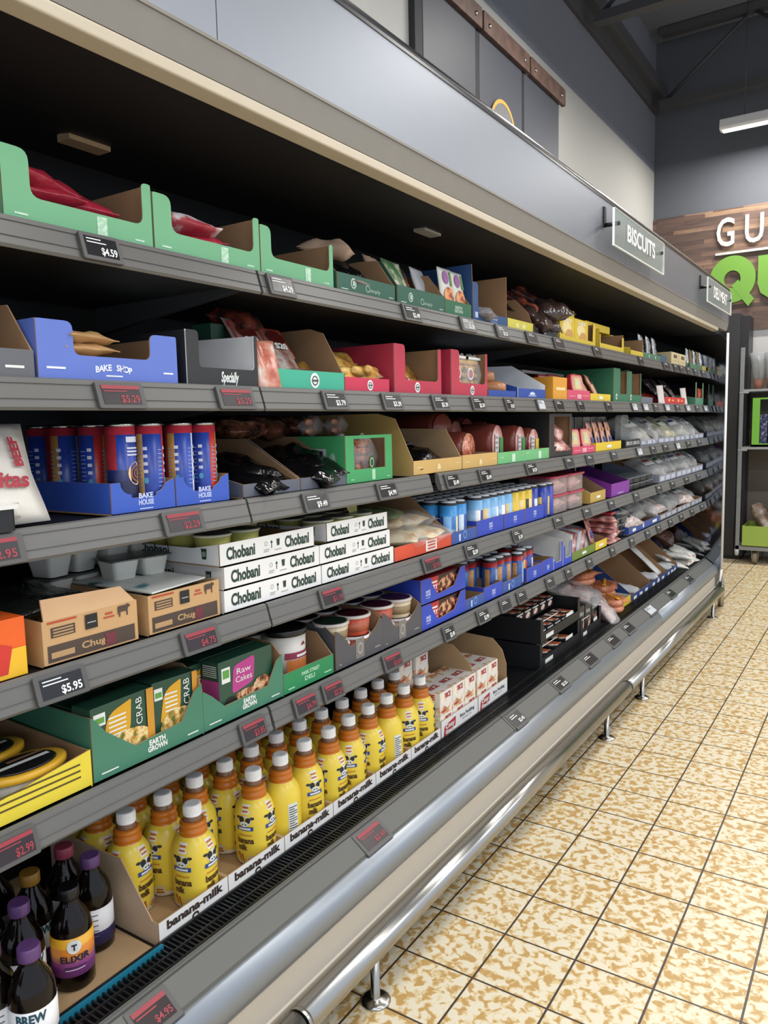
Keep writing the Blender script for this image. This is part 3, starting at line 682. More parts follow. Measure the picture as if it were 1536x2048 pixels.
def pud_top(g, mp, w, d):
    g.shape(mp, [(0, d * .62), (w * .3, d * .82), (w * .7, d * .70), (w, d * .86), (w, d), (0, d)], 1).shape(mp, [(0, 0), (w, 0), (w, d * .12), (w * .6, d * .05), (0, d * .16)], 1)
    g.text(mp, 'RICE', .034, w * .66, at=(w * .48, d * .38), mi=0, bold=.0012, layer=1)
    return [REDP, PUD]
PBOX = mat('#e8e4dc', .5, var=.02)
def pudding(label, loc, sz=(.13, .085, .078)): return carton(label, loc, sz, PBOX, group='rice pudding boxes', name='pudding_box', art=pud_front, topart=pud_top, sart=pud_front)
tray('white rice pudding carton with cut away corner, next to the last banana milk bottle', .505, .775, 0, .068, [(0, .12), (-.03, .19), (-.07, .225), (-.10, .25), (-.34, .25)], '#e0e0e0', KRAFT2, .36, -.165, DZ, art=pud_tray_art, lside=[(0, .068), (-.2, .075)], backh=.1)
tray('white rice pudding carton with tall kraft back, beside the black crates', .778, 1.03, 0, .068, [(0, .12), (-.02, .175), (-.06, .215), (-.34, .23)], '#e0e0e0', KRAFT2, .36, -.165, DZ, art=pud_tray_art, lside=[(0, .068), (-.2, .15), (-.25, .23)], backh=.23)
PP = []
for cn, ys in (('first', (.512, .600, .688)), ('second', (.785, .873))):
    for yy, pn in zip(ys, ('left', 'middle', 'right')):
        PP.append((-.172, yy, .004, 'bottom front %s of the %s carton' % (pn, cn))); PP.append((-.172, yy, .083, 'raised front %s of the %s carton' % (pn, cn)))
        PP.append((-.306, yy, .004, 'bottom back %s of the %s carton' % (pn, cn)))
        if (cn, pn) != ('first', 'right'): PP.append((-.306, yy, .083, 'second layer back %s of the %s carton' % (pn, cn)))
PP += [(-.33, .512, .162, 'topmost at the left of the first carton'), (-.318, .602, .162, 'topmost beside the kraft corner of the first carton')]
for x, y, z, l in PP: pudding('white rice pudding box with red lettering, ' + l, (x, y, DZ + z))
# black crates of sauce boxes
BRED = blotch([(.40, '#1d1e22'), (.48, '#3c3d43'), (.53, '#d06a3c'), (.60, '#e8e4dc')], 30, .4)
def black_crate(label, y0, y1, z, depth=.36, x=-.165):
    def art(g, mp, w): g.rect(mp, w * .12, w * .3, .012, .03, 0).rect(mp, w * .62, w * .8, .05, .066, 0).rect(mp, w * .05, w * .4, .094, .098, 0); return [WINK]
    w = y1 - y0
    return tray(label, y0, y1, 0, [(0, 0), (w, 0), (w, .105), (w - .03, .105), (w - .03, .045), (.03, .045), (.03, .105), (0, .105)], [(0, .105), (-depth, .105)], '#17181b', mat('#1a1b1e', .5), depth, x, z, art=art, cat='crate', name='cardboard_crate', group='black cardboard crates')
black_crate('black cardboard crate at the bottom of the stack on the deck', 1.36, 1.86, DZ)
black_crate('black cardboard crate on top of the other, full of small boxes', 1.37, 1.86, DZ + .108)
black_crate('black cardboard crate farther along the deck with upright packs', 1.87, 2.18, DZ)
def meal_art(g, mp, w, h): g.disc(mp, w * .5, h * .45, w * .32, h * .3, 0).rect(mp, w * .1, w * .9, h * .8, h * .92, 1); return [BRED, WINK]
def mini(label, loc, sz=(.10, .075, .045), rot=(0, 0, 0)): return carton(label, loc, sz, mat('#1b1c20', .4), rot, group='small black meal boxes', name='meal_box', art=meal_art, topart=lambda g, mp, w, d: (g.rect(mp, w * .06, w * .94, d * .06, d * .94, 0), g.rect(mp, w * .1, w * .45, d * .62, d * .9, 1, 1), g.disc(mp, w * .68, d * .35, w * .22, d * .26, 2, 1, 12), g.disc(mp, w * .34, d * .3, w * .16, d * .16, 3, 2, 10), [BRED, mat('#d9d8d4', .4), mat('#c2603a', .4, var=.2), mat('#e4d4c0', .4, var=.2)])[4])
for i in range(3):
    for j in range(5):
        mini('small black meal box in top crate, %s row from front, %s from left' % (ORD[i], ORD[j]), (-.178 - i * .105, 1.385 + j * .088, DZ + .113 + (.058 if i else 0)), (.10, .082, .046))
for j in range(3): mini('small black meal box showing through the lower crate, %s from the left' % ORD[j], (-.172, 1.42 + j * .13, DZ + .004), (.1, .11, .042))
for j in range(3):
    carton('upright black meal pack in the farther black crate, %s from the left' % ORD[j], (-.18, 1.885 + j * .095, DZ + .004), (.09, .085, .15), mat('#232428', .4), group='upright black meal packs', name='meal_box', art=lambda g, mp, w, h: (g.rect(mp, w * .1, w * .9, h * .1, h * .55, 0), g.text(mp, 'bbq', .03, w * .6, mi=1, at=(w * .5, h * .75)), [BRED, WINK])[2])
bag('clear plastic bag of shaved meat lying over the black crate', (-.27, 2.08, DZ + .185), (.26, .28, .08), CLEARD, (0, .25, .2), 5, 'bag of meat', contents=lambda o: G().pillow(.17, .2, .05, 8, .4).build('shaved_meat', blotch([(.4, '#b98e88'), (.55, '#d8bab4'), (.68, '#e6d6d0')], 24, .3), o), art=lambda g, mp: (g.disc(mp, 0, 0, .03, None, 0), [mat('#c9a59b', .4)])[1])
bag('clear plastic bag hanging over the front of the deck by the sausages', (-.16, 2.26, DZ + .055), (.2, .13, .06), CLEARD, (0, .9, .1), 6, 'bag of meat', contents=lambda o: G().pillow(.13, .09, .035, 9, .4).build('shaved_meat', blotch([(.4, '#b98e88'), (.55, '#d8bab4'), (.68, '#e6d6d0')], 24, .3), o))
carton('small red carton edge on the deck under the clear bag', (-.19, 2.2, DZ), (.1, .09, .045), mat('#b5262c', .45))
# yellow trays with ring sausages
YT = '#d9bd2e'
tray('yellow cardboard tray of ring sausages on the deck', 2.30, 2.72, 0, .055, [(0, .055), (-.10, .06), (-.3, .16)], YT, mat('#cfcabb', .7), .32, -.165, DZ, back=True, lside=[(0, .05), (-.12, .05), (-.13, .12), (-.3, .12)], sidem=YT)
SAUS = blotch([(.35, '#b0674e'), (.6, '#c98668'), (.8, '#d79a7c')], 25, .3)
WRAP = mat('#dca01e', .35, var=.05)
def ring_pack(label, loc, rot=0):
    t = thing('sausage_pack', label, 'sausage pack', loc, (0, 0, rot), 'ring sausage packs')
    g = G()
    for k in range(2):
        P = [Vector((.055 * math.cos(a), .085 * math.sin(a), .018 + k * .034)) for a in [PI * 1.5 * i / 14 - PI * .75 for i in range(15)]]
        g.tube(P, .018, 9)
    g.build('sausage', SAUS, t)
    G().pillow(.02, .19, .012, 3, .4, 4, 8).xf(Matrix.Translation((.01, 0, .075))).build('film_fold', WRAP, t)
    G().pillow(.16, .2, .03, 4, .3).xf(Matrix.Translation((0, 0, .06))).build('film', mat('#d98a5a', .15, alpha=.45, var=0, bump=.5), t)
ring_pack('ring sausage pack with yellow film, lowest in the yellow tray', (-.26, 2.50, DZ + .004)); ring_pack('ring sausage pack with yellow film, second layer in the yellow tray', (-.27, 2.53, DZ + .078), .3); ring_pack('ring sausage pack with yellow film, topmost near the shelf edge', (-.36, 2.42, DZ + .155), -.3)
ring_pack('ring sausage pack with yellow film leaning over the tray front', (-.2, 2.42, DZ + .03), .8)
# blue trays with kraft side walls
for k, (a, b, l) in enumerate(((2.74, 3.15, 'blue tray with tall kraft side beside the ring sausages'), (3.16, 3.55, 'blue tray with tall kraft side, middle of the three'), (3.56, 3.86, 'blue tray with tall kraft side, next to the heap of packs'))):
    tray(l, a, b, 0, .045, [(0, .05), (-.26, .27), (-.36, .27)], '#25407f', KRAFT, .38, -.165, DZ, group='blue deck trays', lside=[(0, .05), (-.26, .25), (-.36, .25)], backh=.2, art=marks(1, (.1, .25, .012, .03), (.4, .55, .012, .03), (.7, .85, .012, .03)), sidem='#24407c' if k != 1 else '#24407c')
    bag('white wrapped pack lying in the %s blue tray' % ORD[k], (-.27, a + .2, DZ + .035), (.2, .13, .05), mat('#c9ccd0', .3), (0, .15 if k != 1 else .0, .3), 20 + k, 'wrapped pack', group='white wrapped packs')
bag('white sheet of wrap leaning on the kraft side', (-.29, 3.50, DZ + .12), (.26, .09, .02), mat('#d2d3d2', .4), (0, .72, .0), 31, 'wrapped pack')
# heap of white and green packs at the far end
rp = random.Random(11)
HC = [('#b9bdb2', 'pale'), ('#c3c6bf', 'white'), ('#8c9f86', 'green')]
for k in range(14):
    hx, nm = HC[k % 3]; i, j = k % 4, k // 4
    bag('%s sliced meat pack in the heap at the far end, %s layer, %s from left' % (nm, ORD[k // 7], ORD[k % 7]), (-.2 - .09 * (k % 3), 3.90 + .055 * (k % 7), DZ + .03 + .05 * (k // 7)), (.2, .12, .035), blotch([(.4, hx), (.6, '#d8d8d4'), (.72, '#a98f86')], 18, .25), (rp.uniform(-.3, .3), rp.uniform(0, .4), rp.uniform(-.5, .5)), 40 + k, 'sliced meat pack', group='heap of meat packs at the far end')
bag('dark blue sack at the back of the far end of the deck', (-.42, 4.0, DZ + .11), (.26, .3, .14), mat('#141c30', .4), (0, .3, .2), 60, 'sack')
bag('brown paper sack against the mirror at the far end', (-.4, 4.2, DZ + .2), (.3, .2, .12), mat('#4c2f24', .35, bump=.5), (0, .5, .2), 61, 'sack')
# ------------------------------------------------------------------ shelf five (lowest shelf)
FOODY = blotch([(.36, '#5f6a34'), (.46, '#c99b3e'), (.58, '#ead9a0'), (.70, '#a8683a')], 60, .45)
FOODR = blotch([(.36, '#3d2a20'), (.47, '#a8643a'), (.58, '#ddc49a'), (.70, '#8c3a2c')], 60, .45)
GRN = '#3f7a62'; GD = mat('#2c5a44', .5, var=.02)
def crab_art(g, mp, w, h):
    g.rect(mp, w * .04, w * .22, h * .72, h * .90, 0).rect(mp, w * .06, w * .20, h * .76, h * .84, 4, 1)
    g.shape(mp, rounded([(w * .14, h * .34), (w * .60, h * .44), (w * .64, h * .95), (w * .26, h * .84)], [.01, .02, .004, .02]), 1)
    for i in range(5): g.rect(mp, w * .26, w * .54, h * (.76 - i * .065), h * (.785 - i * .065), 0, 1)
    g.disc(mp, w * .56, h * .25, w * .43, h * .27, 2, 2, 20); g.rect(mp, w * .88, w, 0, h, 3, 3)
    g.text(lambda p, q, l=0: mp(w * .76 - q, h * .72 + p, l), 'CRAB', .020, h * .40, mi=0, layer=1)
    return [WINK, mat('#d4a022', .5, var=0), FOODY, mat('#c98e2c', .5, var=0), mat('#5b9a48', .5, var=0)]
def side_art(g, mp, w, h):
    g.rect(mp, 0, w, 0, h * .68, 0); [g.rect(mp, w * .1, w * .9, h * (.74 + i * .035), h * (.755 + i * .035), 1) for i in range(6)]; return [mat('#b0408a', .5, var=0), WINK]
def crab_box(label, loc, sz=(.05, .105, .118), rot=(0, 0, 0), a=crab_art): return carton(label, loc, sz, mat('#244a3a', .4, var=.03), rot, group='frozen meal boxes in the green trays', name='meal_box', art=a, cat='meal box', sart=side_art if a is pink_art else None)
def pink_art(g, mp, w, h):
    g.rect(mp, w * .05, w * .2, h * .62, h * .88, 0).rect(mp, w * .07, w * .18, h * .7, h * .84, 4, 1)
    g.shape(mp, rounded([(w * .22, h * .38), (w * .62, h * .48), (w * .66, h * .94), (w * .26, h * .86)], .012), 1)
    g.text(mp, 'Raw', .018, w * .26, at=(w * .44, h * .74), layer=1).text(mp, 'Cakes', .018, w * .3, at=(w * .44, h * .6), layer=1)
    g.disc(mp, w * .5, h * .2, w * .34, h * .2, 2, 1, 18).disc(mp, w * .2, h * .22, w * .12, h * .14, 3, 2, 14).disc(mp, w * .78, h * .34, w * .18, h * .18, 2, 2, 14)
    return [WINK, mat('#b03a86', .5, var=0), FOODR, mat('#1c1816', .5, var=0), mat('#5b9a48', .5, var=0)]
def egrown(g, mp, w):
    g.text(mp, 'EARTH', .014, w * .15, at=(w * .55, .030), bold=.0006).text(mp, 'GROWN', .014, w * .18, at=(w * .55, .018), bold=.0006)
    g.rect(mp, w * .06, w * .2, .012, .0145).rect(mp, w * .84, w * .95, .012, .0145); return [WINK]
# butter tubs in the yellow tray
def yel_art(g, mp, w):
    g.text(mp, 'BUTTER SPREAD', .018, w * .50, at=(w * .28, .022), bold=.0004)
    for i in range(3): g.rect(mp, w * .56, w * .95, .046 - i * .011, .049 - i * .011)
    return [mat('#4a4218', .6, var=0)]
tray('yellow cardboard tray of black and yellow butter tubs, bottom left shelf', -1.24, -.852, 5, [(0, 0), (.388, 0), (.388, .066), (.33, .058), (.12, .03), (0, .03)], [(0, .066), (-.34, .075)], '#dcc93c', KRAFT, .36, art=yel_art)
BLKLID = mat('#19171a', .35)
def butter(label, loc, rot=0):
    t = thing('butter_tub', label, 'tub', loc, (0, 0, rot), 'oval butter tubs')
    def ov(g, prof, n=28, mi=0):
        g.lathe(prof, n, mi); g.v = [(x * .55, y * .86, z) for x, y, z in g.v]; return g
    ov(G(), [(.064, 0), (.068, .004), (.078, .048)]).build('body', mat('#b4ada0', .4, var=.03), t)
    l = ov(G(), [(.079, .044), (.086, .046), (.086, .055), (.080, .0585), (.066, .0575)]).build('lid', mat('#d9a82c', .35), t)
    g = ov(G(), [(.066, .0575), (.062, .0605)]); g.build('lid_panel', BLKLID, l)
    g = G(); g.rect(onZ(.0612), -.045, .045, -.006, .004, 0).rect(onZ(.0612), -.02, .045, .012, .020, 1); g.build('lid_print', [WINK, mat('#8a6a4a', .5)], l)
butter('black lidded butter tub with yellow rim at the right of the yellow tray', (-.15, -.94, SZ[5] + .006)); butter('black lidded butter tub with yellow rim at the left edge of the photo', (-.15, -1.11, SZ[5] + .006))
butter('butter tub with yellow rim behind, beside the green tray', (-.26, -.95, SZ[5] + .006)); butter('butter tub with yellow rim in the back row at the left edge', (-.26, -1.11, SZ[5] + .006))
# two green trays of meal boxes
w = .256
tray('green tray with scooped front holding yellow pasta meal boxes', -.848, -.592, 5, [(0, 0), (w, 0), (w, .105), (w - .02, .095), (w - .055, .045), (.09, .038), (.03, .085), (.004, .118), (0, .118)], [(0, .115), (-.05, .14), (-.36, .14)], GRN, KRAFT, .36, art=egrown, lside=[(0, .118), (-.36, .12)])
w = .243
tray('green tray with scooped front holding the pink meal box', -.591, -.348, 5, [(0, 0), (w, 0), (w, .10), (w - .02, .09), (w - .05, .042), (.06, .038), (.025, .07), (.004, .085), (0, .085)], [(0, .10), (-.03, .125), (-.36, .14)], GRN, KRAFT, .36, art=egrown, lside=[(0, .09), (-.03, .13), (-.36, .13)])
crab_box('green meal box with yellow sign and pasta, front left in the first green tray', (-.102, -.842, SZ[5] + .006), (.05, .138, .126), rot=(0, 0, .03)); crab_box('green meal box with pasta bowl, front right in the first green tray', (-.112, -.700, SZ[5] + .006), (.05, .104, .128), rot=(0, 0, -.08))
for k in range(4):
    crab_box('meal box standing behind, %s row left in the first green tray' % ORD[k + 1], (-.160 - k * .052, -.838, SZ[5] + .004)); crab_box('meal box standing behind, %s row right in the first green tray' % ORD[k + 1], (-.175 - k * .052, -.722, SZ[5] + .006))
crab_box('green meal box with yellow bag seen at the left of the second green tray', (-.159, -.583, SZ[5] + .004), a=crab_art)
crab_box('green meal box with pink sign, front of the second green tray', (-.105, -.535, SZ[5] + .004), (.05, .165, .125), a=pink_art)
for k in range(4): crab_box('dark meal box behind the pink one, %s behind it' % ORD[k], (-.157 - k * .052, -.535, SZ[5] + .004), (.05, .165, .125), a=pink_art)
# soup tubs in the emerald tray
def park(g, mp, w): g.text(mp, 'PARK STREET', .012, w * .36, at=(w * .52, .034), bold=.0004).text(mp, 'DELI', .014, w * .2, at=(w * .5, .020), bold=.0004).rect(mp, w * .08, w * .2, .01, .013).rect(mp, w * .8, w * .95, .012, .015); return [mat('#a7d3b4', .5, var=0)]
tray('emerald green tray of big black lidded soup tubs', -.346, -.157, 5, [(0, 0), (.187, 0), (.187, .05), (0, .05)], [(0, .05), (-.05, .10), (-.36, .11)], '#1f8250', KRAFT, .36, art=park, lside=[(0, .05), (-.05, .10), (-.36, .11)])
TUBW = mat('#cfccc4', .35, alpha=1, var=.03)
def soup(label, loc):
    t = tub(label, loc, .054, .128, TUBW, mat('#141416', .3), group='black lidded soup tubs', name='soup_tub', lidh=.016, band=(.02, .105, mat('#d9d6d0', .4, var=.02)), taper=.9)
    g = G(); mp = onCyl(lambda z: .0535 - .0045 * (1 - z / .128), 0, .1)
    g.rect(mp, -.05, .05, .058, .074, 0, 1, 8).shape(mp, [(-.006, .088), (.012, .088), (.003, .098)], 1, 1).rect(mp, -.02, .02, .062, .068, 3, 2, 5).rect(mp, -.045, .045, .02, .056, 2, 1, 8)
    g.build('label_print', [mat('#8e2f4a', .5, var=0), mat('#7a3030', .5, var=0), mat('#c9773c', .5), WINK], t)
soup('big soup tub with black lid and maroon label band, front of the emerald tray', (-.175, -.247, SZ[5] + .004)); soup('big black lidded soup tub behind, beside the pink meal boxes', (-.265, -.29, SZ[5] + .004)); soup('big black lidded soup tub at the back of the emerald tray', (-.30, -.195, SZ[5] + .004))
# slate cartons of dip tubs
def slate_art(g, mp, w): g.rect(mp, w * .40, w * .58, .01, .062, 0).ring(mp, w * .49, .035, .008, .012, 1, 1, 16, 1.3).rect(mp, w * .06, w * .1, .012, .015, 1).rect(mp, w * .82, w * .94, .018, .021, 1); return [mat('#77736f', .5, var=.1), mat('#9a9a98', .5, var=0)]
SL = '#4c4d52'
for k, (a, b) in enumerate(((-.147, .065), (.066, .269))):
    w = b - a
    tray('slate grey carton with V notch of dip tubs, ' + ('beside the emerald tray' if k == 0 else 'beside the blue cartons'), a, b, 5, [(0, 0), (w, 0), (w, .088), (w - .012, .094), (w - .03, .075), (w * .62, .048), (w * .30, .05), (.03, .085), (.004, .102), (0, .102)],
         [(0, .09), (-.035, .112), (-.36, .12)], SL, KRAFT, .36, group='slate dip cartons', art=slate_art)
DIPB = mat('#b4452c', .35, var=.08); MAR = mat('#3c141c', .25, var=.02); CRM = mat('#c7b89a', .35, var=.05)
DP = [(-.145, -.100, 'green topped dip tub, front left of the first slate carton', mat('#1f3328', .3), CRM, 1), (-.145, -.002, 'orange dip tub with maroon lid, front right of the first slate carton', MAR, DIPB, 1), (-.24, -.102, 'maroon lidded dip tub, second row left of the first slate carton', MAR, DIPB, 1), (-.24, -.006, 'maroon lidded dip tub, second row right of the first slate carton', MAR, DIPB, 1),
      (-.335, -.10, 'maroon lidded dip tub, third row left of the first slate carton', MAR, DIPB, 1), (-.335, -.006, 'maroon lidded dip tub, third row right of the first slate carton', MAR, DIPB, 1),
      (-.145, .112, 'orange dip tub with maroon lid, front left of the second slate carton', MAR, DIPB, 1), (-.145, .21, 'tan dip tub with maroon lid and white rim, front right of the second slate carton', MAR, CRM, 1), (-.24, .112, 'maroon lidded dip tub, second row left of the second slate carton', MAR, DIPB, 1), (-.24, .21, 'maroon lidded dip tub, second row right of the second slate carton', MAR, CRM, 1)]
LIDW = mat('#c4bfba', .25, var=.02)
for x, y, l, top, body, hi in DP:
    for lay in (0, 1):
        tub(l if lay else 'white lidded tub under ' + l.replace(' dip tub', '').replace('the first', 'first').replace('the second slate', 'second slate').replace('with maroon lid, ', '').replace(', second row', ' second row').replace(' of ', ' in ').replace(' with maroon lid and white rim', ' coloured'), (x, y, SZ[5] + .004 + lay * .056), .047, .056, body, LIDW if lay else mat('#d9d8d6', .3), liddark=top, group='dip tubs', name='dip_tub', lidh=.009, taper=.86, band=(.012, .036, mat('#a8553a' if body is DIPB else '#8f7a58', .4)))
# stacked blue cartons of cherry pouches
def bake(sz=1, af=.18, b=.05):
    def f(g, mp, w):
        g.text(mp, 'BAKE', .013 * sz, .032 * sz, at=(w * af, b + .008 * sz), bold=.0005).text(mp, 'HOUSE', .013 * sz, .034 * sz, at=(w * af, b - .004 * sz), bold=.0005).rect(mp, w * af - .015 * sz, w * af + .015 * sz, b - .016 * sz, b - .014 * sz); return [mat('#b9c4ea', .5, var=0)]
    return f
BLU = '#2c46b4'
PIE = blotch([(.40, '#2a1512'), (.50, '#7a1f24'), (.58, '#d8b884'), (.66, '#a5522c')], 55, .35)
def pie_art(g, mp, w, h): g.rect(mp, 0, w * .42, 0, h, 0).disc(mp, w * .68, h * .5, w * .27, h * .42, 1, 0, 18).text(mp, 'CHERRY', .02, w * .36, at=(w * .21, h * .52), mi=2, bold=.0008, layer=1).rect(mp, w * .04, w * .38, h * .25, h * .33, 2, 1).rect(mp, w * .04, w * .38, h * .72, h * .8, 2, 1); return [mat('#b3262e', .5, var=.02), PIE, WINK]
for k, dz in enumerate((0, .078)):
    w = .279
    tray('royal blue carton with V notch, ' + ('bottom of the stack of two' if k == 0 else 'on top of the other, showing a dark pie box'), .272, .552, 5, [(0, 0), (w, 0), (w, .076), (w - .03, .076), (w - .075, .026), (.10, .018), (.068, .05), (.055, .076), (0, .076)], [(0, .076), (-.36, .076)], BLU, KRAFT, .36, z=SZ[5] + dz, group='stacked blue pie cartons', art=bake(.8, .14, .03), backh=.074)
    carton('cherry pie box in the ' + ('bottom blue carton' if k == 0 else 'top blue carton'), (-.103, .285, SZ[5] + dz + .0045), (.16, .25, .068), mat('#201416', .4), group='cherry pie boxes', name='pie_box', art=pie_art, topart=lambda g, mp, w, d: (g.rect(mp, 0, w, 0, d * .3, 0), g.disc(mp, w * .5, d * .6, w * .3, d * .3, 1), [mat('#b3262e', .5, var=.02), PIE])[2])
# biscuit cans
def can_build(label, loc, m, r, h, rot=0, lidm=None, group=None, rim=None, seal=None):
    t = thing('dough_can', label, 'can', loc, (0, 0, rot), group)
    G().lathe([(r * .97, 0), (r, .002), (r, h - .006)], 18).build('body', m, t)
    g = G().lathe([(r * 1.0, h - .006), (r * 1.015, h - .004), (r * 1.015, h - .001), (r * .93, h), (r * .9, h - .003), (0, h - .003)], 18, 0)
    g.build('end_cap', lidm or STEEL, t)
    return t
LIDD = mat('#19191b', .35); LIDS = mat('#eceff2', .35, var=.03)  # LIDS: bright reflection of the metal can ends put into a white colour
def disc_can(label, loc, m, r, h, rot=0, group=None):
    t = thing('dough_can', label, 'can', loc, (0, 0, rot), group)
    G().lathe([(r * .97, 0), (r, .002), (r, h - .008)], 16).build('body', m, t)
    e = G().lathe([(r, h - .008), (r * 1.02, h - .006), (r * 1.02, h - .001), (r * .98, h)], 16).build('end_cap', LIDD, t)
    G().lathe([(r * .86, h), (r * .78, h + .003), (r * .3, h + .005), (0, h + .0052)], 16).build('cap_disc', LIDS, e)
    return t
GRD = can_mat('grands_label', [(0, '#27539c'), (.092, '#a42a2e')], [(0, '#2f6cb4'), (.12, '#c58a4c'), (.22, '#2a5296'), (.36, '#8fa6c8'), (.5, '#2f6cb4'), (.62, '#c58a4c'), (.72, '#2a5296'), (.86, '#8fa6c8')], [(0, '#000000'), (.01, '#ffffff'), (.085, '#000000')])
GRD2 = can_mat('blue_red_label', [(0, '#2b3f9c'), (.09, '#a42a2e')], [(0, '#2b3f9c'), (.2, '#d8b44a'), (.3, '#c23a38'), (.42, '#2b3f9c'), (.7, '#c7cbe0')], [(0, '#000000'), (.01, '#ffffff'), (.08, '#000000')])
def poppin(g, mp, w): g.rect(mp, w * .28, w * .34, .008, .03, 0).ring(mp, w * .52, .024, .009, .013, 1, 0, 16).rect(mp, w * .33, w * .36, .026, .03, 0); return [mat('#cfd8ee', .5, var=0), mat('#6a9ad8', .5, var=0)]
tray('low blue tray with white figure mark, beside the stacked blue cartons', .553, .689, 5, .038, [(0, .038), (-.36, .038)], '#34549a', KRAFT, .2, art=poppin)
tray('royal blue tray with empty front, before the blue biscuit cans', .690, .838, 5, .052, [(0, .052), (-.36, .052)], BLU, KRAFT, .36, art=bake(.8, .5, .024))
tray('low blue tray with white figure mark in front of the biscuit cans', .842, 1.005, 5, .042, [(0, .042), (-.36, .042)], '#34549a', KRAFT, .36, art=poppin)
tray('royal blue tray of blue and red cans, before the white lined cartons', 1.058, 1.21, 5, .056, [(0, .056), (-.36, .056)], BLU, KRAFT, .36, art=bake(.8, .5, .026))
tray('royal blue tray, nearly empty, touching the white lined cartons', 1.213, 1.33, 5, .06, [(0, .06), (-.36, .06)], BLU, KRAFT, .36, art=bake(.7, .5, .026))
rc = random.Random(5); q = 0
for r in range(4):
    for k in range(7):
        y = .60 + r * .02 + k * .062; x = -.15 - r * .062
        if r == 0 and k < 4: continue
        if r == 1 and k < 2: continue
        if y > 1.03: continue
        disc_can('blue biscuit can with red top, %s row, %s from the left' % (ROWN[r], ORD[k]), (x, y, SZ[5] + .004), GRD, .0285, .118, rc.random() * 6, 'blue biscuit cans with red tops'); q += 1
disc_can('tall blue biscuit can standing alone, right of the low white figure tray', (-.125, 1.03, SZ[5] + .001), GRD, .026, .118, .6, 'blue biscuit cans with red tops')
for r in range(3):
    for k in range(2): disc_can('red and gold labelled blue can, %s row, %s, in a royal blue tray' % (ROWN[r], ('left', 'right')[k]), (-.14 - r * .06, 1.095 + k * .06, SZ[5] + .004), GRD2, .027, .125 if r else .118, rc.random() * 6, 'red and gold labelled cans')
wt = mat('#e0e0de', .6)
tray('blue carton with white lining, left of the pair', 1.335, 1.44, 5, ushape(.103, .03, .04, .02, .11, .02, .006), [(0, .115), (-.12, .14), (-.36, .14)], BLU, wt, .36, lside=[(0, .05), (-.36, .12)], group='white lined cartons')
tray('blue carton with white lining, right of the pair', 1.443, 1.55, 5, ushape(.105, .032, .085, .022, .10, .012, .006), [(0, .12), (-.10, .155), (-.36, .155)], BLU, wt, .36, lside=[(0, .08), (-.12, .14), (-.36, .14)], group='white lined cartons')
# meats beyond
PINKM = blotch([(.4, '#8a4a48'), (.52, '#b47a74'), (.64, '#d3a8a2'), (.72, '#e6d6d0')], 22, .3)
tray('olive green tray of flat meat packs', 1.553, 1.86, 5, .04, [(0, .04), (-.3, .10)], '#68802f', KRAFT, .34, art=marks(1, (.42, .6, .014, .026)))
for k in range(5): bag('flat pink meat pack slanting in the olive tray, %s from the left' % ORD[k], (-.2, 1.60 + k * .058, SZ[5] + .075), (.17, .13, .014), PINKM if k % 2 else mat('#b9bcc2', .25), (.9, .25, .5), 70 + k, 'meat pack', group='flat meat packs in the olive tray')
tray('yellow tray of upright meat packs on the lowest shelf', 1.865, 2.04, 5, .042, [(0, .042), (-.3, .12)], YT, KRAFT, .34, art=marks(1, (.3, .7, .014, .026)))
for k in range(3): bag('upright blue labelled meat pack in the yellow tray, %s' % ('left', 'middle', 'right')[k], (-.14 - .02 * k, 1.91 + k * .05, SZ[5] + .085), (.14, .12, .012), PINKM, (0, PI / 2 - .3, .2), 80 + k, 'meat pack', group='upright packs in the yellow tray', art=lambda g, mp: (g.rect(mp, -.035, .035, -.03, .0, 0), [mat('#3a58a8', .4, var=0)])[1])
for k in range(5): bag('folded pink meat pack in the stack past the yellow tray, %s from the bottom' % ORD[k], (-.16, 2.13 + .015 * (k % 2), SZ[5] + .02 + k * .026), (.16, .19, .032), PINKM, (.1 * (k % 2), .1, .1 * k), 90 + k, 'meat pack', group='stack of pink meat packs')
tag(G().box(-.12, 0, 0, .07, 0, .012).build('meat_label', mat('#b02c3a', .4), loc=(-.1, 2.12, SZ[5] + .142)), 'red card lying on the stack of pink meat packs', 'card')
def blackpack(label, loc, sz=(.16, .13, .03), lid='#23262b', rot=0, group='black deli trays', lm=None):
    t = thing('deli_tray', label, 'deli tray', loc, (0, 0, rot), group); dx, dy, dz = sz
    G().prism(rounded([(-dx * .46, -dy * .46), (dx * .46, -dy * .46), (dx * .46, dy * .46), (-dx * .46, dy * .46)], .012), 'z', 0, dz * .85).build('tray_base', mat('#17181b', .3), t)
    l = G().prism(rounded([(-dx / 2, -dy / 2), (dx / 2, -dy / 2), (dx / 2, dy / 2), (-dx / 2, dy / 2)], .014), 'z', dz * .85, dz).build('film_lid', lm or mat('#9aa0a4', .12, alpha=.6, var=0, bump=.3), t)
    return t
for k in range(3):
    for j in range(3): blackpack('black deli tray with clear lid past the pink packs, %s stack, %s up' % (ORD[j], ORD[k]), (-.2, 2.30 + j * .135, SZ[5] + .003 + k * .034), rot=.05 * j)
tray('blue fronted bin on the lowest shelf full of clear bags, under the silver strip', 2.42, 3.05, 5, .04, [(0, .04), (-.3, .12)], '#2e4a96', KRAFT, .34, art=marks(1, (.1, .2, .012, .028), (.42, .46, .01, .03), (.75, .9, .012, .028)))
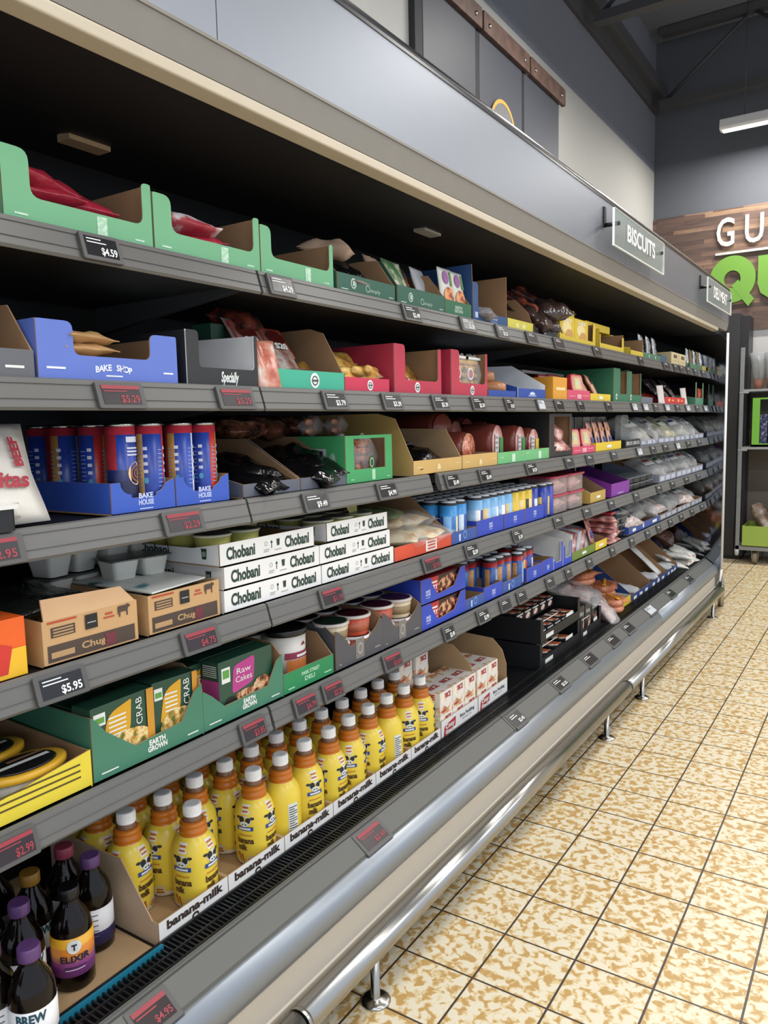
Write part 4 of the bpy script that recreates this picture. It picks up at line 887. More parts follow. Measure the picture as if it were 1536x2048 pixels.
for s_, a, b, l in ((5, 3.06, 3.5, 'grey labelled bin of clear bags on the lowest shelf, left'), (5, 3.51, 3.9, 'grey labelled bin of clear bags on the lowest shelf, middle'), (5, 3.91, 4.28, 'grey labelled bin of clear bags on the lowest shelf, right')):
    tray(l, a, b, s_, .038, [(0, .038), (-.3, .10)], '#777c88', KRAFT, .34, group='grey bins on the lowest shelf', art=marks(1, (.06, .3, .01, .03), (.38, .62, .01, .03), (.7, .94, .01, .03), m=mat('#a8adb8', .5)))
CB = mat('#c3c6c6', .10, alpha=.42, var=.3, bump=1.0, bscale=22)
def baglab(c):
    return lambda g, mp: (g.rect(mp, -.05, .04, -.03, .035, 0), g.rect(mp, -.04, .02, .0, .022, 1, 1), [mat('#d9dad8', .4, var=0), mat(c, .4, var=0)])[2]
BLC = ('#3a4a78', '#a8443c', '#3f6a4a', '#8a8a86')
for k in range(8): bag('crinkled clear bag on the lowest shelf at the far end, %s from left' % ORD[k], art=baglab(BLC[k % 4]), loc=(-.2 - .03 * (k % 2), 2.55 + k * .22, SZ[5] + .075 + .01 * (k % 3)), size=(.22, .2, .08), m=CB if k % 3 else blotch([(.4, '#a59690'), (.55, '#cfc8c4'), (.7, '#b98f88')], 25, .2), rot=(.1, .35, .3 * (k % 3) - .3), seed=110 + k, cat='bag', group='crinkled bags on the lowest shelf')
for k in range(2): bag('kraft flap standing among the clear bags, %s' % ('left', 'right')[k], (-.2, 2.60 + k * .2, SZ[5] + .08), (.14, .12, .006), KRAFT, (0, PI / 2 - .5, .3), 130 + k, 'cardboard flap')
# ------------------------------------------------------------------ shelf four
CREAM = mat('#d8cfc0', .4)
oc = thing('snack_carton', 'orange and yellow snack carton at the left edge, beside the cow print carton', 'carton', (XF, -1.12, SZ[4] + .001))
g = G().box(-.12, 0, 0, .168, .0, .046, 1).box(-.12, 0, 0, .168, .046, .094, 0); g.build('box', [mat('#e4601c', .45), mat('#e9b62a', .45)], oc, bevel=.001)
G().disc(onX(0), .09, .075, .03, .009, 0).shape(onX(0), [(.10, .008), (.135, .008), (.145, .05), (.12, .06), (.105, .04)], 1).build('front_print', [mat('#c8342a', .5, var=0), mat('#c8342a', .5, var=0)], oc)
# cow print cartons
CARD = '#c09a6c'
def cow(g, mp, x, z, s, mi=0):
    g.shape(mp, [(x + a * s, z + b * s) for a, b in ((-.5, .1), (-.5, .42), (-.42, .5), (.3, .5), (.36, .62), (.42, .5), (.5, .52), (.62, .4), (.56, .3), (.44, .3), (.38, .12), (.38, -.3), (.28, -.3), (.26, .05), (-.26, .05), (-.3, -.3), (-.4, -.3), (-.4, .1), (-.46, .05), (-.5, -.1), (-.54, -.1))], mi, 1)
def cb_art(g, mp, w):
    g.rect(mp, w * .04, w * .96, .006, .034, 0).rect(mp, w * .08, w * .32, .046, .063, 0).rect(mp, w * .07, w * .30, .012, .022, 2, 1)
    for i in range(3): g.rect(mp, w * .10, w * .30, .048 + i * .005, .0505 + i * .005, 2, 1)
    g.text(mp, 'Chug', .016, w * .26, at=(w * .50, .020), mi=2, layer=1, bold=.0005)
    g.rect(mp, w * .62, w * .74, .008, .03, 3, 1).rect(mp, w * .05, w * .34, .070, .0735, 1).rect(mp, w * .62, w * .74, .056, .059, 1).rect(mp, w * .64, w * .72, .062, .066, 1)
    g.rect(mp, w * .42, w * .55, .046, .071, 4, 2).rect(mp, w * .44, w * .53, .056, .058, 5, 3)
    cow(g, mp, w * .84, .060, .024)
    return [mat('#4a3c34', .6, var=.05), mat('#b0472f', .6, var=0), mat('#b08f66', .6, var=0), mat('#6a2c38', .6, var=0), mat('#17181a', .4, var=0), mat('#9aa0a0', .4, var=0)]
def cow_carton(y0, y1, label, flap):
    w = y1 - y0
    t = tray(label, y0, y1, 4, .076, [(0, .076), (-.26, .076)], CARD, KRAFT2, .28, art=cb_art, cat='carton', name='printed_carton', group='cow print cartons')
    if flap: G().prism([(.004, 0), (w - .006, 0), (w - .03, .030), (.006, .036)], 'x', 0, -T).build('top_flap', [mat('#c7a27a', .7)], t, loc=(0, 0, .076), rot=(0, -.25, 0))
    else: G().prism([(-.26, .004), (-.26, w - .012), (-.02, w - .02), (.002, w * .05)], 'z', 0, .003).build('top_sheet', blotch([(.45, '#d9dcd6'), (.6, '#cfd6d2'), (.64, '#3c8a9a'), (.7, '#2c3a38')], 14, .5), t, loc=(0, 0, .079))
cow_carton(-.925, -.735, 'kraft carton with black cow print and torn raised flap', True)
cow_carton(-.712, -.530, 'kraft carton with black cow print and paper sheet on top', False)
tray('kraft carton with dark film packs behind the orange snack carton', -1.30, -.93, 4, .07, [(0, .075), (-.10, .085), (-.2, .13), (-.3, .13)], CARD, KRAFT, .26, x=-.24)
bag('dark crumpled film pack in the carton behind the torn flap', (-.31, -1.03, SZ[4] + .085), (.2, .24, .04), mat('#22251f', .25, bump=.6), (0, 0, .1), 141, 'film pack'); bag('dark crumpled film pack lying behind the first cow print carton', (-.26, -.86, SZ[4] + .085), (.18, .2, .03), mat('#1d201d', .25, bump=.6), (0, .1, .2), 142, 'film pack')
PLAST = mat('#e4e4da', .3, var=.03)
def flip(label, loc, rot):
    t = thing('yogurt_pack', label, 'yogurt pack', loc, (0, 0, rot), 'joined yogurt cup packs')
    for j in (-1, 1):
        g = G(); n = len(g.v)
        a = [(-.036, -.03), (.036, -.03), (.036, .03), (-.036, .03)]
        lo_ = rounded([(x * .78, y * .78) for x, y in a], .012); hi_ = rounded(a, .012); k = len(lo_)
        g.add([(x, y + j * .034, 0) for x, y in lo_] + [(x, y + j * .034, .042) for x, y in hi_], [tuple(range(k))] + [(i, (i + 1) % k, k + (i + 1) % k, k + i) for i in range(k)], 0, False)
        g.build('cup', PLAST, t)
    G().prism(rounded([(-.042, -.07), (.042, -.07), (.042, .07), (-.042, .07)], .01), 'z', .042, .0445).build('foil_lid', mat('#6e716e', .3, metal=.4, var=.1, bump=.3), t)
FP = [(-.36, -.70, .003), (-.36, -.70, .05), (-.36, -.70, .097), (-.36, -.56, .003), (-.36, -.56, .05), (-.36, -.56, .10), (-.27, -.60, .078)]
for k, (x, y, z) in enumerate(FP): flip('grey yogurt cup pack behind the cow print cartons, ' + ['left stack bottom', 'left stack middle', 'left stack top', 'right stack bottom', 'right stack middle', 'right stack top', 'nearest, lying lower before the stacks'][k], (x, y, SZ[4] + z), .12 if k < 6 else -.15)
# Chobani cases
GIN = mat('#1f3a30', .55, var=0)
def cup(g, mp, a, b, s, mi=0): g.shape(mp, [(a - s * .8, b + s), (a - s * .9, b + s * 1.25), (a + s * .9, b + s * 1.25), (a + s * .8, b + s), (a + s * .62, b - s), (a - s * .62, b - s)], mi)
def chob_art(g, mp, w):
    for f in (.20, .80): g.text(mp, 'Chobani', .030, w * .28, at=(w * f, .024), bold=.0011, sy=1.15)
    cup(g, mp, w * .585, .028, .0065); g.rect(mp, w * .51, w * .517, .018, .032).shape(mp, [(w * .5, .030), (w * .5135, .036), (w * .527, .030)])
    g.ring(mp, w * .455, .030, .004, .005, 1, 0, 10).rect(mp, w * .43, w * .49, .016, .0175, 1).rect(mp, w * .43, w * .48, .012, .0135, 1).rect(mp, w * .545, w * .62, .012, .0135, 1)
    return [GIN, mat('#8a8f8c', .6, var=0)]
def chob_side(g, mp):
    g.text(mp, 'Chobani', .026, .10, at=(-.20, .026), bold=.0006); cup(g, mp, -.045, .024, .010); g.rect(mp, -.05, -.04, .02, .03, 1, 1); return [GIN, mat('#7f9a8c', .5, var=0)]
CW = mat('#e2e3e2', .55, var=.02)
CHY = [(-.519, -.195, 0, 'bottom of the left stack'), (-.516, -.200, 1, 'middle of the left stack'), (-.526, -.218, 2, 'on top of the left stack, yellow cups showing'), (-.193, .128, 0, 'bottom of the right stack'), (-.199, .111, 1, 'middle of the right stack'), (-.164, .106, 2, 'on top of the right stack, foil lids showing')]
for a, b, lv, l in CHY:
    hgt = .0475
    t = tray('white Chobani yogurt case, ' + l, a, b, 4, hgt, [(0, hgt), (-.08, hgt - (.012 if lv == 2 else 0)), (-.34, hgt - (.012 if lv == 2 else 0))], CW, KRAFT if lv == 2 else CW, .345, z=SZ[4] + lv * .0490, group='white Chobani yogurt cases', cat='yogurt case', name='yogurt_case', art=chob_art, lart=chob_side, x=XF - (.004 if (a > -.2 and lv == 2) else 0))
YCUP = mat('#c2bf66', .35, var=.04); FOIL = mat('#8d8f8c', .3, metal=.3, var=.1)
def ycup(label, loc, rot=0, flapup=False):
    t = tub(label, loc, .040, .058, YCUP, mat('#d5d3b4', .3), group='yellow yogurt cups in the top cases', name='yogurt_cup', liddark=FOIL, taper=.8, lidh=.006)
    if flapup: G().disc(onX(0), 0, .03, .034, .034, 0, n=16).build('peeled_foil', mat('#d8cf7a', .4, var=.2), t, loc=(-.01, 0, .052), rot=(0, -.3, .2))
zt = SZ[4] + .098 + .0035
for r, x in enumerate((-.165, -.252, -.335)):
    for k in range(3): ycup('yellow yogurt cup in the left top case, %s row, %s from left' % (ROWN[r], ORD[k]), (x, -.475 + k * .088, zt)) if not (r == 0 and k == 2) else None
    for k in range(3): ycup('yellow yogurt cup in the right top case, %s row, %s from left' % (ROWN[r], ORD[k]), (x, -.115 + k * .086, zt - .012), 0, r == 0 and k == 2)
# pita tray
def aldi(g, mp, w): g.rect(mp, w * .52, w * .72, .006, .038, 0); [g.rect(mp, w * .55, w * .69, .011 + i * .009, .016 + i * .009, 1, 1) for i in range(3)]; return [WINK, mat('#c9503a', .5, var=0)]
tray('orange red tray of flat breads', .132, .462, 4, .042, [(0, .042), (-.17, .168), (-.22, .172), (-.36, .172)], '#cf4d30', KRAFT, .38, art=aldi, lside=[(0, .042), (-.36, .13)], backh=.17)
PITA = blotch([(.4, '#dcc083'), (.55, '#ecdcb4'), (.7, '#c49a58')], 18, .6)
def pita(label, loc, rot=0, tilt=0):
    t = thing('bread_pack', label, 'bread pack', loc, (0, tilt, rot), 'flat bread packs')
    G().pillow(.20, .15, .035, 7, .2, 12, 9, seal=.01).build('flat_bread', PITA, t); G().pillow(.26, .17, .05, 8, .35).build('film', CLEAR, t)
    return t
pita('flat bread pack with two pale breads in front of the orange tray', (-.21, .26, SZ[4] + .045), .5); pita('flat bread pack beside it, right in the orange tray', (-.20, .38, SZ[4] + .045), .2); pita('flat bread pack lying on top, green tinted film', (-.28, .30, SZ[4] + .084), .4); pita('flat bread pack second layer right', (-.27, .39, SZ[4] + .082), 0)
bag('green leafy wrap pack on top of the flat breads', (-.29, .28, SZ[4] + .118), (.22, .16, .03), mat('#7d8a63', .25, alpha=.85, bump=.5), (0, .1, .4), 150, 'wrap pack')
# cookie dough cans
tray('low blue tray with white figure mark, beside the flat breads', .463, .637, 4, .04, [(0, .04), (-.36, .04)], '#34549a', KRAFT, .36, art=poppin)
for k, (a, b) in enumerate(((.640, .849), (.857, 1.041), (1.045, 1.225))):
    tray('royal blue tray of cookie dough cans, %s of the three' % ('left', 'middle', 'right')[k], a, b, 4, .056, [(0, .056), (-.36, .056)], BLU, KRAFT, .36, group='blue dough can trays', art=bake(.8, .5, .03))
CANB = can_mat('sky_blue_label', [(0, '#2b6fb8'), (.085, '#3f95d8')], [(0, '#2b6fb8'), (.15, '#c9d8e6'), (.25, '#2a4f9a'), (.4, '#7fb8e6'), (.55, '#2b6fb8'), (.65, '#e0d2a0'), (.75, '#2a4f9a'), (.9, '#9cc6ea')], [(0, '#000000'), (.005, '#ffffff'), (.085, '#000000')])
CANL = can_mat('pale_blue_label', [(0, '#86b4de'), (.09, '#7db6e4')], [(0, '#9cc4e6'), (.14, '#e6e8ea'), (.24, '#2c3f8a'), (.36, '#d9c48a'), (.5, '#9cc4e6'), (.64, '#e6e8ea'), (.76, '#2c3f8a'), (.88, '#b8d2ea')], [(0, '#000000'), (.005, '#ffffff'), (.085, '#000000')])
CANY = can_mat('yellow_label', [(0, '#d9b93e'), (.09, '#e0c03c')], [(0, '#e0c03c'), (.12, '#2b2a2e'), (.22, '#e6cf9a'), (.36, '#e0c03c'), (.5, '#2b2a2e'), (.62, '#e6cf9a'), (.78, '#e0c03c')], [(0, '#000000'), (.005, '#ffffff'), (.085, '#000000')])
CAND = can_mat('deep_blue_label', [(0, '#2a3fa4'), (.1, '#2a3fa4')], [(0, '#2a3fa4'), (.2, '#e2c24a'), (.28, '#2a3fa4'), (.5, '#d5d8ea'), (.6, '#2a3fa4'), (.8, '#e2c24a')], [(0, '#000000'), (.005, '#ffffff'), (.08, '#000000')])
kinds = {}
def cookie(label, loc, m, rot, grp):
    if m not in kinds: kinds[m] = disc_can(label, loc, m, .0295, .128 - .0, rot, grp)
    else: dup(kinds[m], loc, (0, 0, rot), label, grp)
for r in range(7):
    for k in range(13):
        x = -.128 - r * .0605; y = .493 + k * .0605 + (.0 if r % 2 else .012) + r * .004
        if r == 0 and k > 11: continue
        if r == 0 and k in (2,): continue
        m = CANB if k < 3 else CANL if k < 8 else CANY if k < 11 else CAND
        nm = {CANB: 'bright blue', CANL: 'pale blue', CANY: 'yellow', CAND: 'deep blue'}[m]
        if r == 0: lb = '%s cookie dough can in the front row, %s from the left' % (nm, ORD[k]); grp = 'front row cookie dough cans'
        else: lb = '%s cookie dough can in the %s row behind the front, %s along' % (nm, ORD[r], ORD[k] if k < 12 else 'last'); grp = 'cookie dough cans behind the front row'
        cookie(lb, (x, y, SZ[4] + .0035), m, rc.random() * 6, grp)
cookie('deep blue cookie dough can standing right of the blue trays', (-.125, 1.262, SZ[4] + .001), CAND, .4, 'front row cookie dough cans'); cookie('deep blue cookie dough can at the right end beside the pink tubs', (-.125, 1.325 - .0, SZ[4] + .001), CAND, 2.4, 'front row cookie dough cans')
# ham tubs with pink lids
HAM = blotch([(.38, '#b9827e'), (.52, '#d9aaa4'), (.66, '#e8ccc6')], 30, .3)
for j in range(2):
    for k in range(2):
        t = thing('ham_tub', 'clear tub of sliced ham with pink lid, %s %s' % (('lower', 'upper')[k], ('left', 'right')[j]), 'tub', (-.19, 1.455 + j * .2, SZ[4] + .001 + k * .077), group='ham tubs with pink lids')
        G().pillow(.14, .16, .06, 9 + j, .3, seal=.01).build('sliced_ham', HAM, t, loc=(0, 0, .033))
        G().prism(rounded([(-.08, -.09), (.08, -.09), (.08, .09), (-.08, .09)], .03), 'z', .0, .066).build('clear_body', mat('#e6d9d8', .1, alpha=.3, var=0), t)
        G().prism(rounded([(-.087, -.097), (.087, -.097), (.087, .097), (-.087, .097)], .03), 'z', .066, .075).build('lid', mat('#b23a54', .3), t, bevel=.002)
tray('tan tray of packs beside the pink lidded tubs', 1.785, 2.01, 4, .05, [(0, .05), (-.14, .13), (-.3, .13)], '#b99a4c', KRAFT, .34, art=marks(1, (.4, .65, .018, .03)))
bag('white wrapped slices lying in the tan tray', (-.19, 1.87, SZ[4] + .05), (.16, .14, .03), mat('#c3c2c8', .25), (0, .4, .3), 151, 'wrapped pack')
tray('purple carton tray with long sloping side', 2.10, 2.41, 4, .066, [(0, .066), (-.3, .165)], '#7d2f96', mat('#5c2070', .6), .36, lside=[(0, .066), (-.3, .165)], art=lab_lines([('nature', .012, .1, .5, .014)]))
for j in range(4):
    for k in range(2): blackpack('black salad tray with printed band past the purple tray, %s stack, %s' % (ORD[j], ('lower', 'upper')[k]), (-.19, 2.50 + j * .135, SZ[4] + .003 + k * .036), rot=0)
CLB = mat('#aab0b2', .1, alpha=.5, var=.05, bump=.5)
for k in range(8):
    t = thing('slim_pack', 'tall slim dark deli pack behind, shelf four, %s from the left' % ORD[k], 'deli pack', (-.36, 1.84 + k * .10, SZ[4] + .003), group='tall dark deli packs on shelf four')
    G().box(-.08, 0, .006, .094, 0, .15).build('pack', mat('#0d0e12', .15), t, bevel=.004); G().box(-.002, .003, .094, .099, .01, .145).build('edge', mat('#c9ced2', .4), t)  # pale edge colour stands in for the glint along each pack
for k, (a, b) in enumerate(((3.03, 3.45), (3.46, 3.9), (3.91, 4.28))):
    tray('grey labelled bin on shelf four at the far end, %s' % ('left', 'middle', 'right')[k], a, b, 4, .045, [(0, .045), (-.3, .12)], '#868ea0', KRAFT, .34, group='grey bins on shelf four', art=marks(1, (.06, .3, .01, .035), (.38, .62, .01, .035), (.7, .94, .01, .035), m=mat('#b9bfcc', .5)))
for k in range(6): bag('crinkled clear bag in the grey bins of shelf four, %s from left' % ORD[k], art=baglab(BLC[(k + 1) % 4]), loc=(-.2, 3.10 + k * .21, SZ[4] + .085), size=(.2, .2, .08), m=CB, rot=(.1, .5, .3 * (k % 3) - .3), seed=160 + k, cat='bag', group='crinkled bags on shelf four')
# ------------------------------------------------------------------ shelf three
CARN = mat('#cfccc4', .3, var=.03, bump=.15, bscale=14)
def carn_art(g, mp):
    g.disc(mp, -.01, .075, .065, .05, 0, 0, 20); g.disc(mp, .0, .08, .05, .03, 1, 1, 16)
    g.text(mp, 'Carnitas', .036, .135, mi=2, at=(.02, -.018), bold=.0012, shear=.25, layer=1)
    g.text(lambda p, q, l=0: mp(.082 - q, .03 + p, l), 'BEEF', .022, .05, mi=2, bold=.001, layer=1)
    for i in range(4): g.rect(mp, -.05, .06 - .02 * (i % 2), -.055 - i * .01, -.058 - i * .01, 3, 1)
    g.ring(mp, .02, .03, .018, .02, 4, 1, 16, .5)
    return [mat('#c9953c', .5, var=0), blotch([(.4, '#5a2a1e'), (.55, '#a85a3c'), (.7, '#d9a86a')], 50), mat('#a3283a', .5, var=0), mat('#a09a94', .5, var=0), mat('#4a4a4a', .5, var=0)]
bag('big white Carnitas bag with red script leaning on the left of shelf three', (-.135, -1.005, SZ[3] + .085), (.17, .23, .035), CARN, (0, 1.18, 0), 200, 'bag', art=carn_art, rough=.12)
t = blackpack('black meal tray with white film rim lying before the Carnitas bag', (-.13, -1.06, SZ[3] + .002), (.14, .2, .04), group=None, lm=mat('#d9d9d6', .3))
w = .145
tray('blue carton tray with scooped front, left of the pair holding red topped cans', -.777, -.632, 3, scoop(w - .0024, .028, .057), [(0, .057), (-.20, .057)], '#3558b8', KRAFT, .24, art=bake(1, .52, .022))
tray('blue carton tray with scooped front, right of the pair holding red topped cans', -.631, -.489, 3, scoop(.1396, .028, .057), [(0, .057), (-.20, .057)], '#3558b8', KRAFT, .24, art=bake(1, .52, .022))
CAN_R = can_mat('cinnamon_label', [(0, '#1c2450'), (.137, '#b03040')], [(0, '#25409a'), (.1, '#b8302e'), (.2, '#b58a4a'), (.3, '#25409a'), (.42, '#2b4cac'), (.52, '#dfe1ea'), (.56, '#25409a'), (.66, '#8e2430'), (.78, '#c9a06a'), (.86, '#25409a')], [(0, '#000000'), (.012, '#ffffff'), (.137, '#000000')])
CAN_D = can_mat('cinnamon_swirl_label', [(0, '#1a2148'), (.055, '#202a60'), (.137, '#b03040')], [(0, '#9c2c34'), (.3, '#25409a'), (.6, '#25409a'), (.8, '#9c2c34')], [(0, '#000000'), (.075, '#ffffff'), (.137, '#000000')])
first = None
for x, y, r, l in ((-.352, -.735, 2.2, 'at the back left corner, partly behind the white bag'), (-.275, -.74, .3, 'second from the back in the left tray'), (-.205, -.725, 1.9, 'in the middle of the left tray'), (-.128, -.725, None, 'showing a cinnamon roll, front left of the left tray'), (-.128, -.662, 2.9, 'front right of the left tray'), (-.20, -.662, 4.2, 'behind the front right one in the left tray'), (-.128, -.588, .2, 'front left of the right tray'), (-.128, -.526, 2.3, 'front right of the right tray'), (-.195, -.59, 1.2, 'behind in the right tray')):
    lb = 'blue can with red top ' + l
    if r is None:
        t = can_build(lb, (x, y, SZ[3] + .004), CAN_D, .0265, .158, .3, STEEL, 'red topped cans'); g = G(); mp = onCyl(.0265, 0, 0)
        g.disc(mp, .004, .068, .019, .021, 0, 0, 18); [g.ring(mp, .004, .068, a, a + .003, 1, 1, 16, 1.1) for a in (.005, .011)]; g.rect(mp, -.016, .016, .124, .134, 2, 0, 4); [g.rect(mp, -.015, .015, .10 + .006 * i, .103 + .006 * i, 2, 0, 4) for i in range(3)]
        g.build('printed_label', [mat('#e0c39a', .5), mat('#8e5a34', .5), mat('#c9cee0', .5, var=0)], t.children[0])
    else:
        t = can_build(lb, (x, y, SZ[3] + .004), CAN_R, .0265, .158, r, STEEL, 'red topped cans'); g = G()
        for t0 in (-1.2, .35, 1.9, 3.4):
            mp = onCyl(.0265, 0, t0 - r); g.disc(mp, .007, .052, .0045, .006, 1, 0, 10); [g.rect(mp, .003, .011, .066 + .014 * i, .072 + .014 * i, 0, 0, 2) for i in range(4)]; [g.rect(mp, -.012, -.001, .04 + .0075 * i, .0415 + .0075 * i, 2, 0, 2) for i in range(10)]
        g.build('printed_label', [mat('#c9cee0', .5, var=0), mat('#4a9ac0', .5, var=0), mat('#8f9cd0', .5, var=0)], t.children[0])
# slate trays of black bags
def ringmark(c=WINK, b=.017, r=.010):
    def f(g, mp, w): g.ring(mp, w * .53, b, r * .82, r, 0, 0, 20).ring(mp, w * .53, b, r * .35, r * .6, 0, 0, 16).rect(mp, w * .53 + r * .1, w * .53 + r * .9, b - r * 1.1, b - r * .9, 0); return [c]
    return f
SLT = '#5c616e'
tray('slate blue tray of black vacuum bags, next to the blue can trays', -.449, -.262, 3, .030, [(0, .03), (-.165, .122), (-.33, .122)], SLT, KRAFT, .34, art=ringmark(), group='slate trays of black bags', lside=[(0, .03), (-.1, .05), (-.33, .10)])
tray('slate blue tray of black vacuum bags, touching the green window box', -.261, -.080, 3, .030, [(0, .03), (-.16, .122), (-.33, .122)], SLT, KRAFT, .34, art=ringmark(), group='slate trays of black bags')
for k, (x, y, z, rz, ty, l) in enumerate(((-.18, -.36, .028, .3, .1, 'lying in the left slate tray'), (-.24, -.33, .055, -.2, .2, 'second in the left slate tray'), (-.17, -.175, .034, .5, .15, 'front of the right slate tray'), (-.2, -.12, .06, -.4, .3, 'with silver glints, on top of the right slate tray'), (-.28, -.17, .06, .1, .2, 'at the back of the right slate tray'))):
    bag('black vacuum bag ' + l, (x, y, SZ[3] + z), (.2, .16, .05), BLKBAG, (0, ty, rz), 210 + k, 'vacuum bag', group='black vacuum bags', rough=.4)
for k in range(3): bag('clear bag of small sausages stacked at the back above the slate trays, %s' % ('left', 'middle', 'right')[k], (-.36, -.22 + k * .10, SZ[3] + .15), (.18, .16, .05), blotch([(.4, '#2a1d18'), (.55, '#7a4a38'), (.66, '#b08a74')], 26, .2), (0, .1, .3 * k), 220 + k, 'sausage bag', group='sausage bags at the back of shelf three')
# green window box of sausages
w = .2136
t = thing('window_carton', 'green carton with cut out window showing sausage packs', 'display tray', (XF, -.083, SZ[3] + .001))
gm = [mat('#3f9a5e', .5, var=.03), KRAFT]
G().frame(low(w, .122), rounded([(.036, .036), (w - .034, .036), (w - .034, .114), (.036, .114)], 0) , 'x', 0, -T, (0, 1, 1)).build('front_panel', gm, t)
sp_ = G().prism([(-T, .0), (-T, .122), (-.3, .122), (-.3, 0)], 'y', 0, T, (0, 1, 1)).build('side_panel', gm, t); G().prism([(-T, .0), (-T, .122), (-.3, .122), (-.3, 0)], 'y', w - T, w, (1, 0, 1)).build('side_panel', gm, t)
G().box(-.3, 0, 0, w, 0, T).build('base_panel', KRAFT, t)
g = G(); mp = onY(0); g.rect(mp, -.2, -.06, .035, .09, 0); [g.rect(mp, -.19, -.11, .045 + i * .01, .049 + i * .01, 1, 1) for i in range(4)]; g.rect(mp, -.09, -.07, .04, .085, 1, 1); g.build('white_sheet', [mat('#b9bab8', .6), INK], sp_)
g = G(); g.rect(onX(0), .115, .13, .006, .033, 0); g.rect(onX(0), .02, .035, .010, .012, 0); g.rect(onX(0), .185, .2, .010, .012, 0); g.build('printed_mark', [mat('#a8d8b4', .5, var=.2)], t.children[0])
SB = blotch([(.38, '#7d3a26'), (.52, '#b8683e'), (.66, '#d8a070')], 40, .25)
def saus_pack(label, loc, n=4, L=.11, r=.011, rot=(0, 0, 0), m=None, group='sausage packs', lab=None, film=CLEAR):
    t = thing('sausage_pack', label, 'sausage pack', loc, rot, group)
    for i in range(n): sausage(G(), Vector((0, 0, r + i * r * 1.9)), L, r, PI / 2, .04).build('sausage', m or SB, t)
    G().pillow(.05, L * 1.2, n * r * 2.1, 5, .2).xf(Matrix.Translation((.0, 0, n * r))).build('film', film, t)
    if lab: g = G(); g.disc(onX(.027), -.0, n * r * .8, .016, .018, 0, 0, 16).ring(onX(.027), 0, n * r * .8, .010, .013, 1, 1, 14).build('label', [mat(lab, .4, var=0), WINK], t)
    return t
saus_pack('sausage pack with green label in the left of the green window', (-.15, -.03, SZ[3] + .006), 5, .10, .011, lab='#3c7a3a'); saus_pack('sausage pack with green label in the right of the green window', (-.145, .06, SZ[3] + .006), 5, .10, .011, (0, 0, .2), lab='#3c7a3a')
for k in range(2): saus_pack('sausage pack on top of the green window carton, %s' % ('left', 'right')[k], (-.25, -.02 + k * .11, SZ[3] + .125), 2, .12, .012, (0, 0, .5))
# tan trays
TAN = '#c7a463'
def crest(g, mp, w): g.shape(mp, [(w * .5 - .012, .012), (w * .5 + .012, .012), (w * .5 + .008, .024), (w * .5, .03), (w * .5 - .008, .024)], 0).rect(mp, w * .5 - .01, w * .5 + .01, .007, .0095, 0).rect(mp, w * .06, w * .18, .022, .024, 0).rect(mp, w * .86, w * .95, .024, .026, 0); return [mat('#e2cf9c', .6, var=0)]
tray('tan tray with high side holding a black meat bag', .241, .538, 3, .043, [(0, .043), (-.055, .130), (-.26, .135)], TAN, KRAFT2, .36, art=crest, lside=[(0, .045), (-.06, .165), (-.12, .18), (-.36, .18)], backh=.15)
tray('low tan tray of salami logs', .541, .80, 3, .046, [(0, .046), (-.34, .05)], TAN, KRAFT2, .36, art=crest, lside=[(0, .046), (-.36, .05)])
bag('black vacuum bag with pale label in the tan tray', (-.2, .38, SZ[3] + .045), (.2, .22, .075), BLKBAG, (0, .25, .1), 230, 'vacuum bag', art=lambda g, mp: (g.rect(mp, -.05, .03, .0, .05, 0), [mat('#7d7f86', .4)])[1])
SALA = blotch([(.36, '#a34a34'), (.50, '#c26a48'), (.60, '#e0b098'), (.70, '#b8503c')], 70, .28); HAMC = blotch([(.38, '#c98a84'), (.55, '#dca9a0'), (.72, '#e6c4ba')], 26, .3); SKIN = mat('#7a3a30', .3, var=.15)
def log(label, loc, r, L, face, rot=0, lab=None, flat=1.0, skin=None):
    t = thing('meat_log', label, 'cold meat', loc, (0, 0, rot), 'salami and ham logs')
    g = G().lathe([(r * .7, 0), (r * .93, .004), (r, .02), (r, L - .02), (r * .8, L)], 22, [1, 1, 1, 1])
    g.f[-2:]; 
    m = Matrix.Rotation(-PI / 2, 4, 'Y') @ Matrix.Diagonal((flat, 1, 1, 1)); g.xf(m); g.build('log', [face, skin or SKIN], t, loc=(0, 0, r * flat))
    G().lathe([(r * .94, 0), (r * .9, .006), (0, .0085)], 22).xf(Matrix.Rotation(PI / 2, 4, 'Y') @ Matrix.Diagonal((flat, 1, 1, 1))).build('cut_face', face, t, loc=(-.002, 0, r * flat))
    if lab:
        g = G(); g.rect(onX(.008), -r * .75, -r * .1, r * flat * .3, r * flat * 1.5, 0).rect(onX(.008), r * .1, r * .75, r * flat * .2, r * flat * 1.3, 1)
        for i in range(4): g.rect(onX(.008), -r * .7, -r * .2, r * flat * (.5 + .25 * i), r * flat * (.6 + .25 * i), 2, 1)
        g.build('label', [mat('#c9c8cc', .4, var=0), mat(lab, .4, var=0), mat('#8a8a96', .4, var=0)], t)
    return t
log('salami log with mottled cut face, front of the low tan tray', (-.125, .64, SZ[3] + .004), .058, .2, SALA, .1); log('brown smoked sausage log behind the mottled salami', (-.2, .60, SZ[3] + .075), .055, .2, SKIN, -.15); log('salami log leaning behind the mottled one, right', (-.22, .73, SZ[3] + .05), .055, .2, mat('#8e5a50', .3, var=.1), .1)
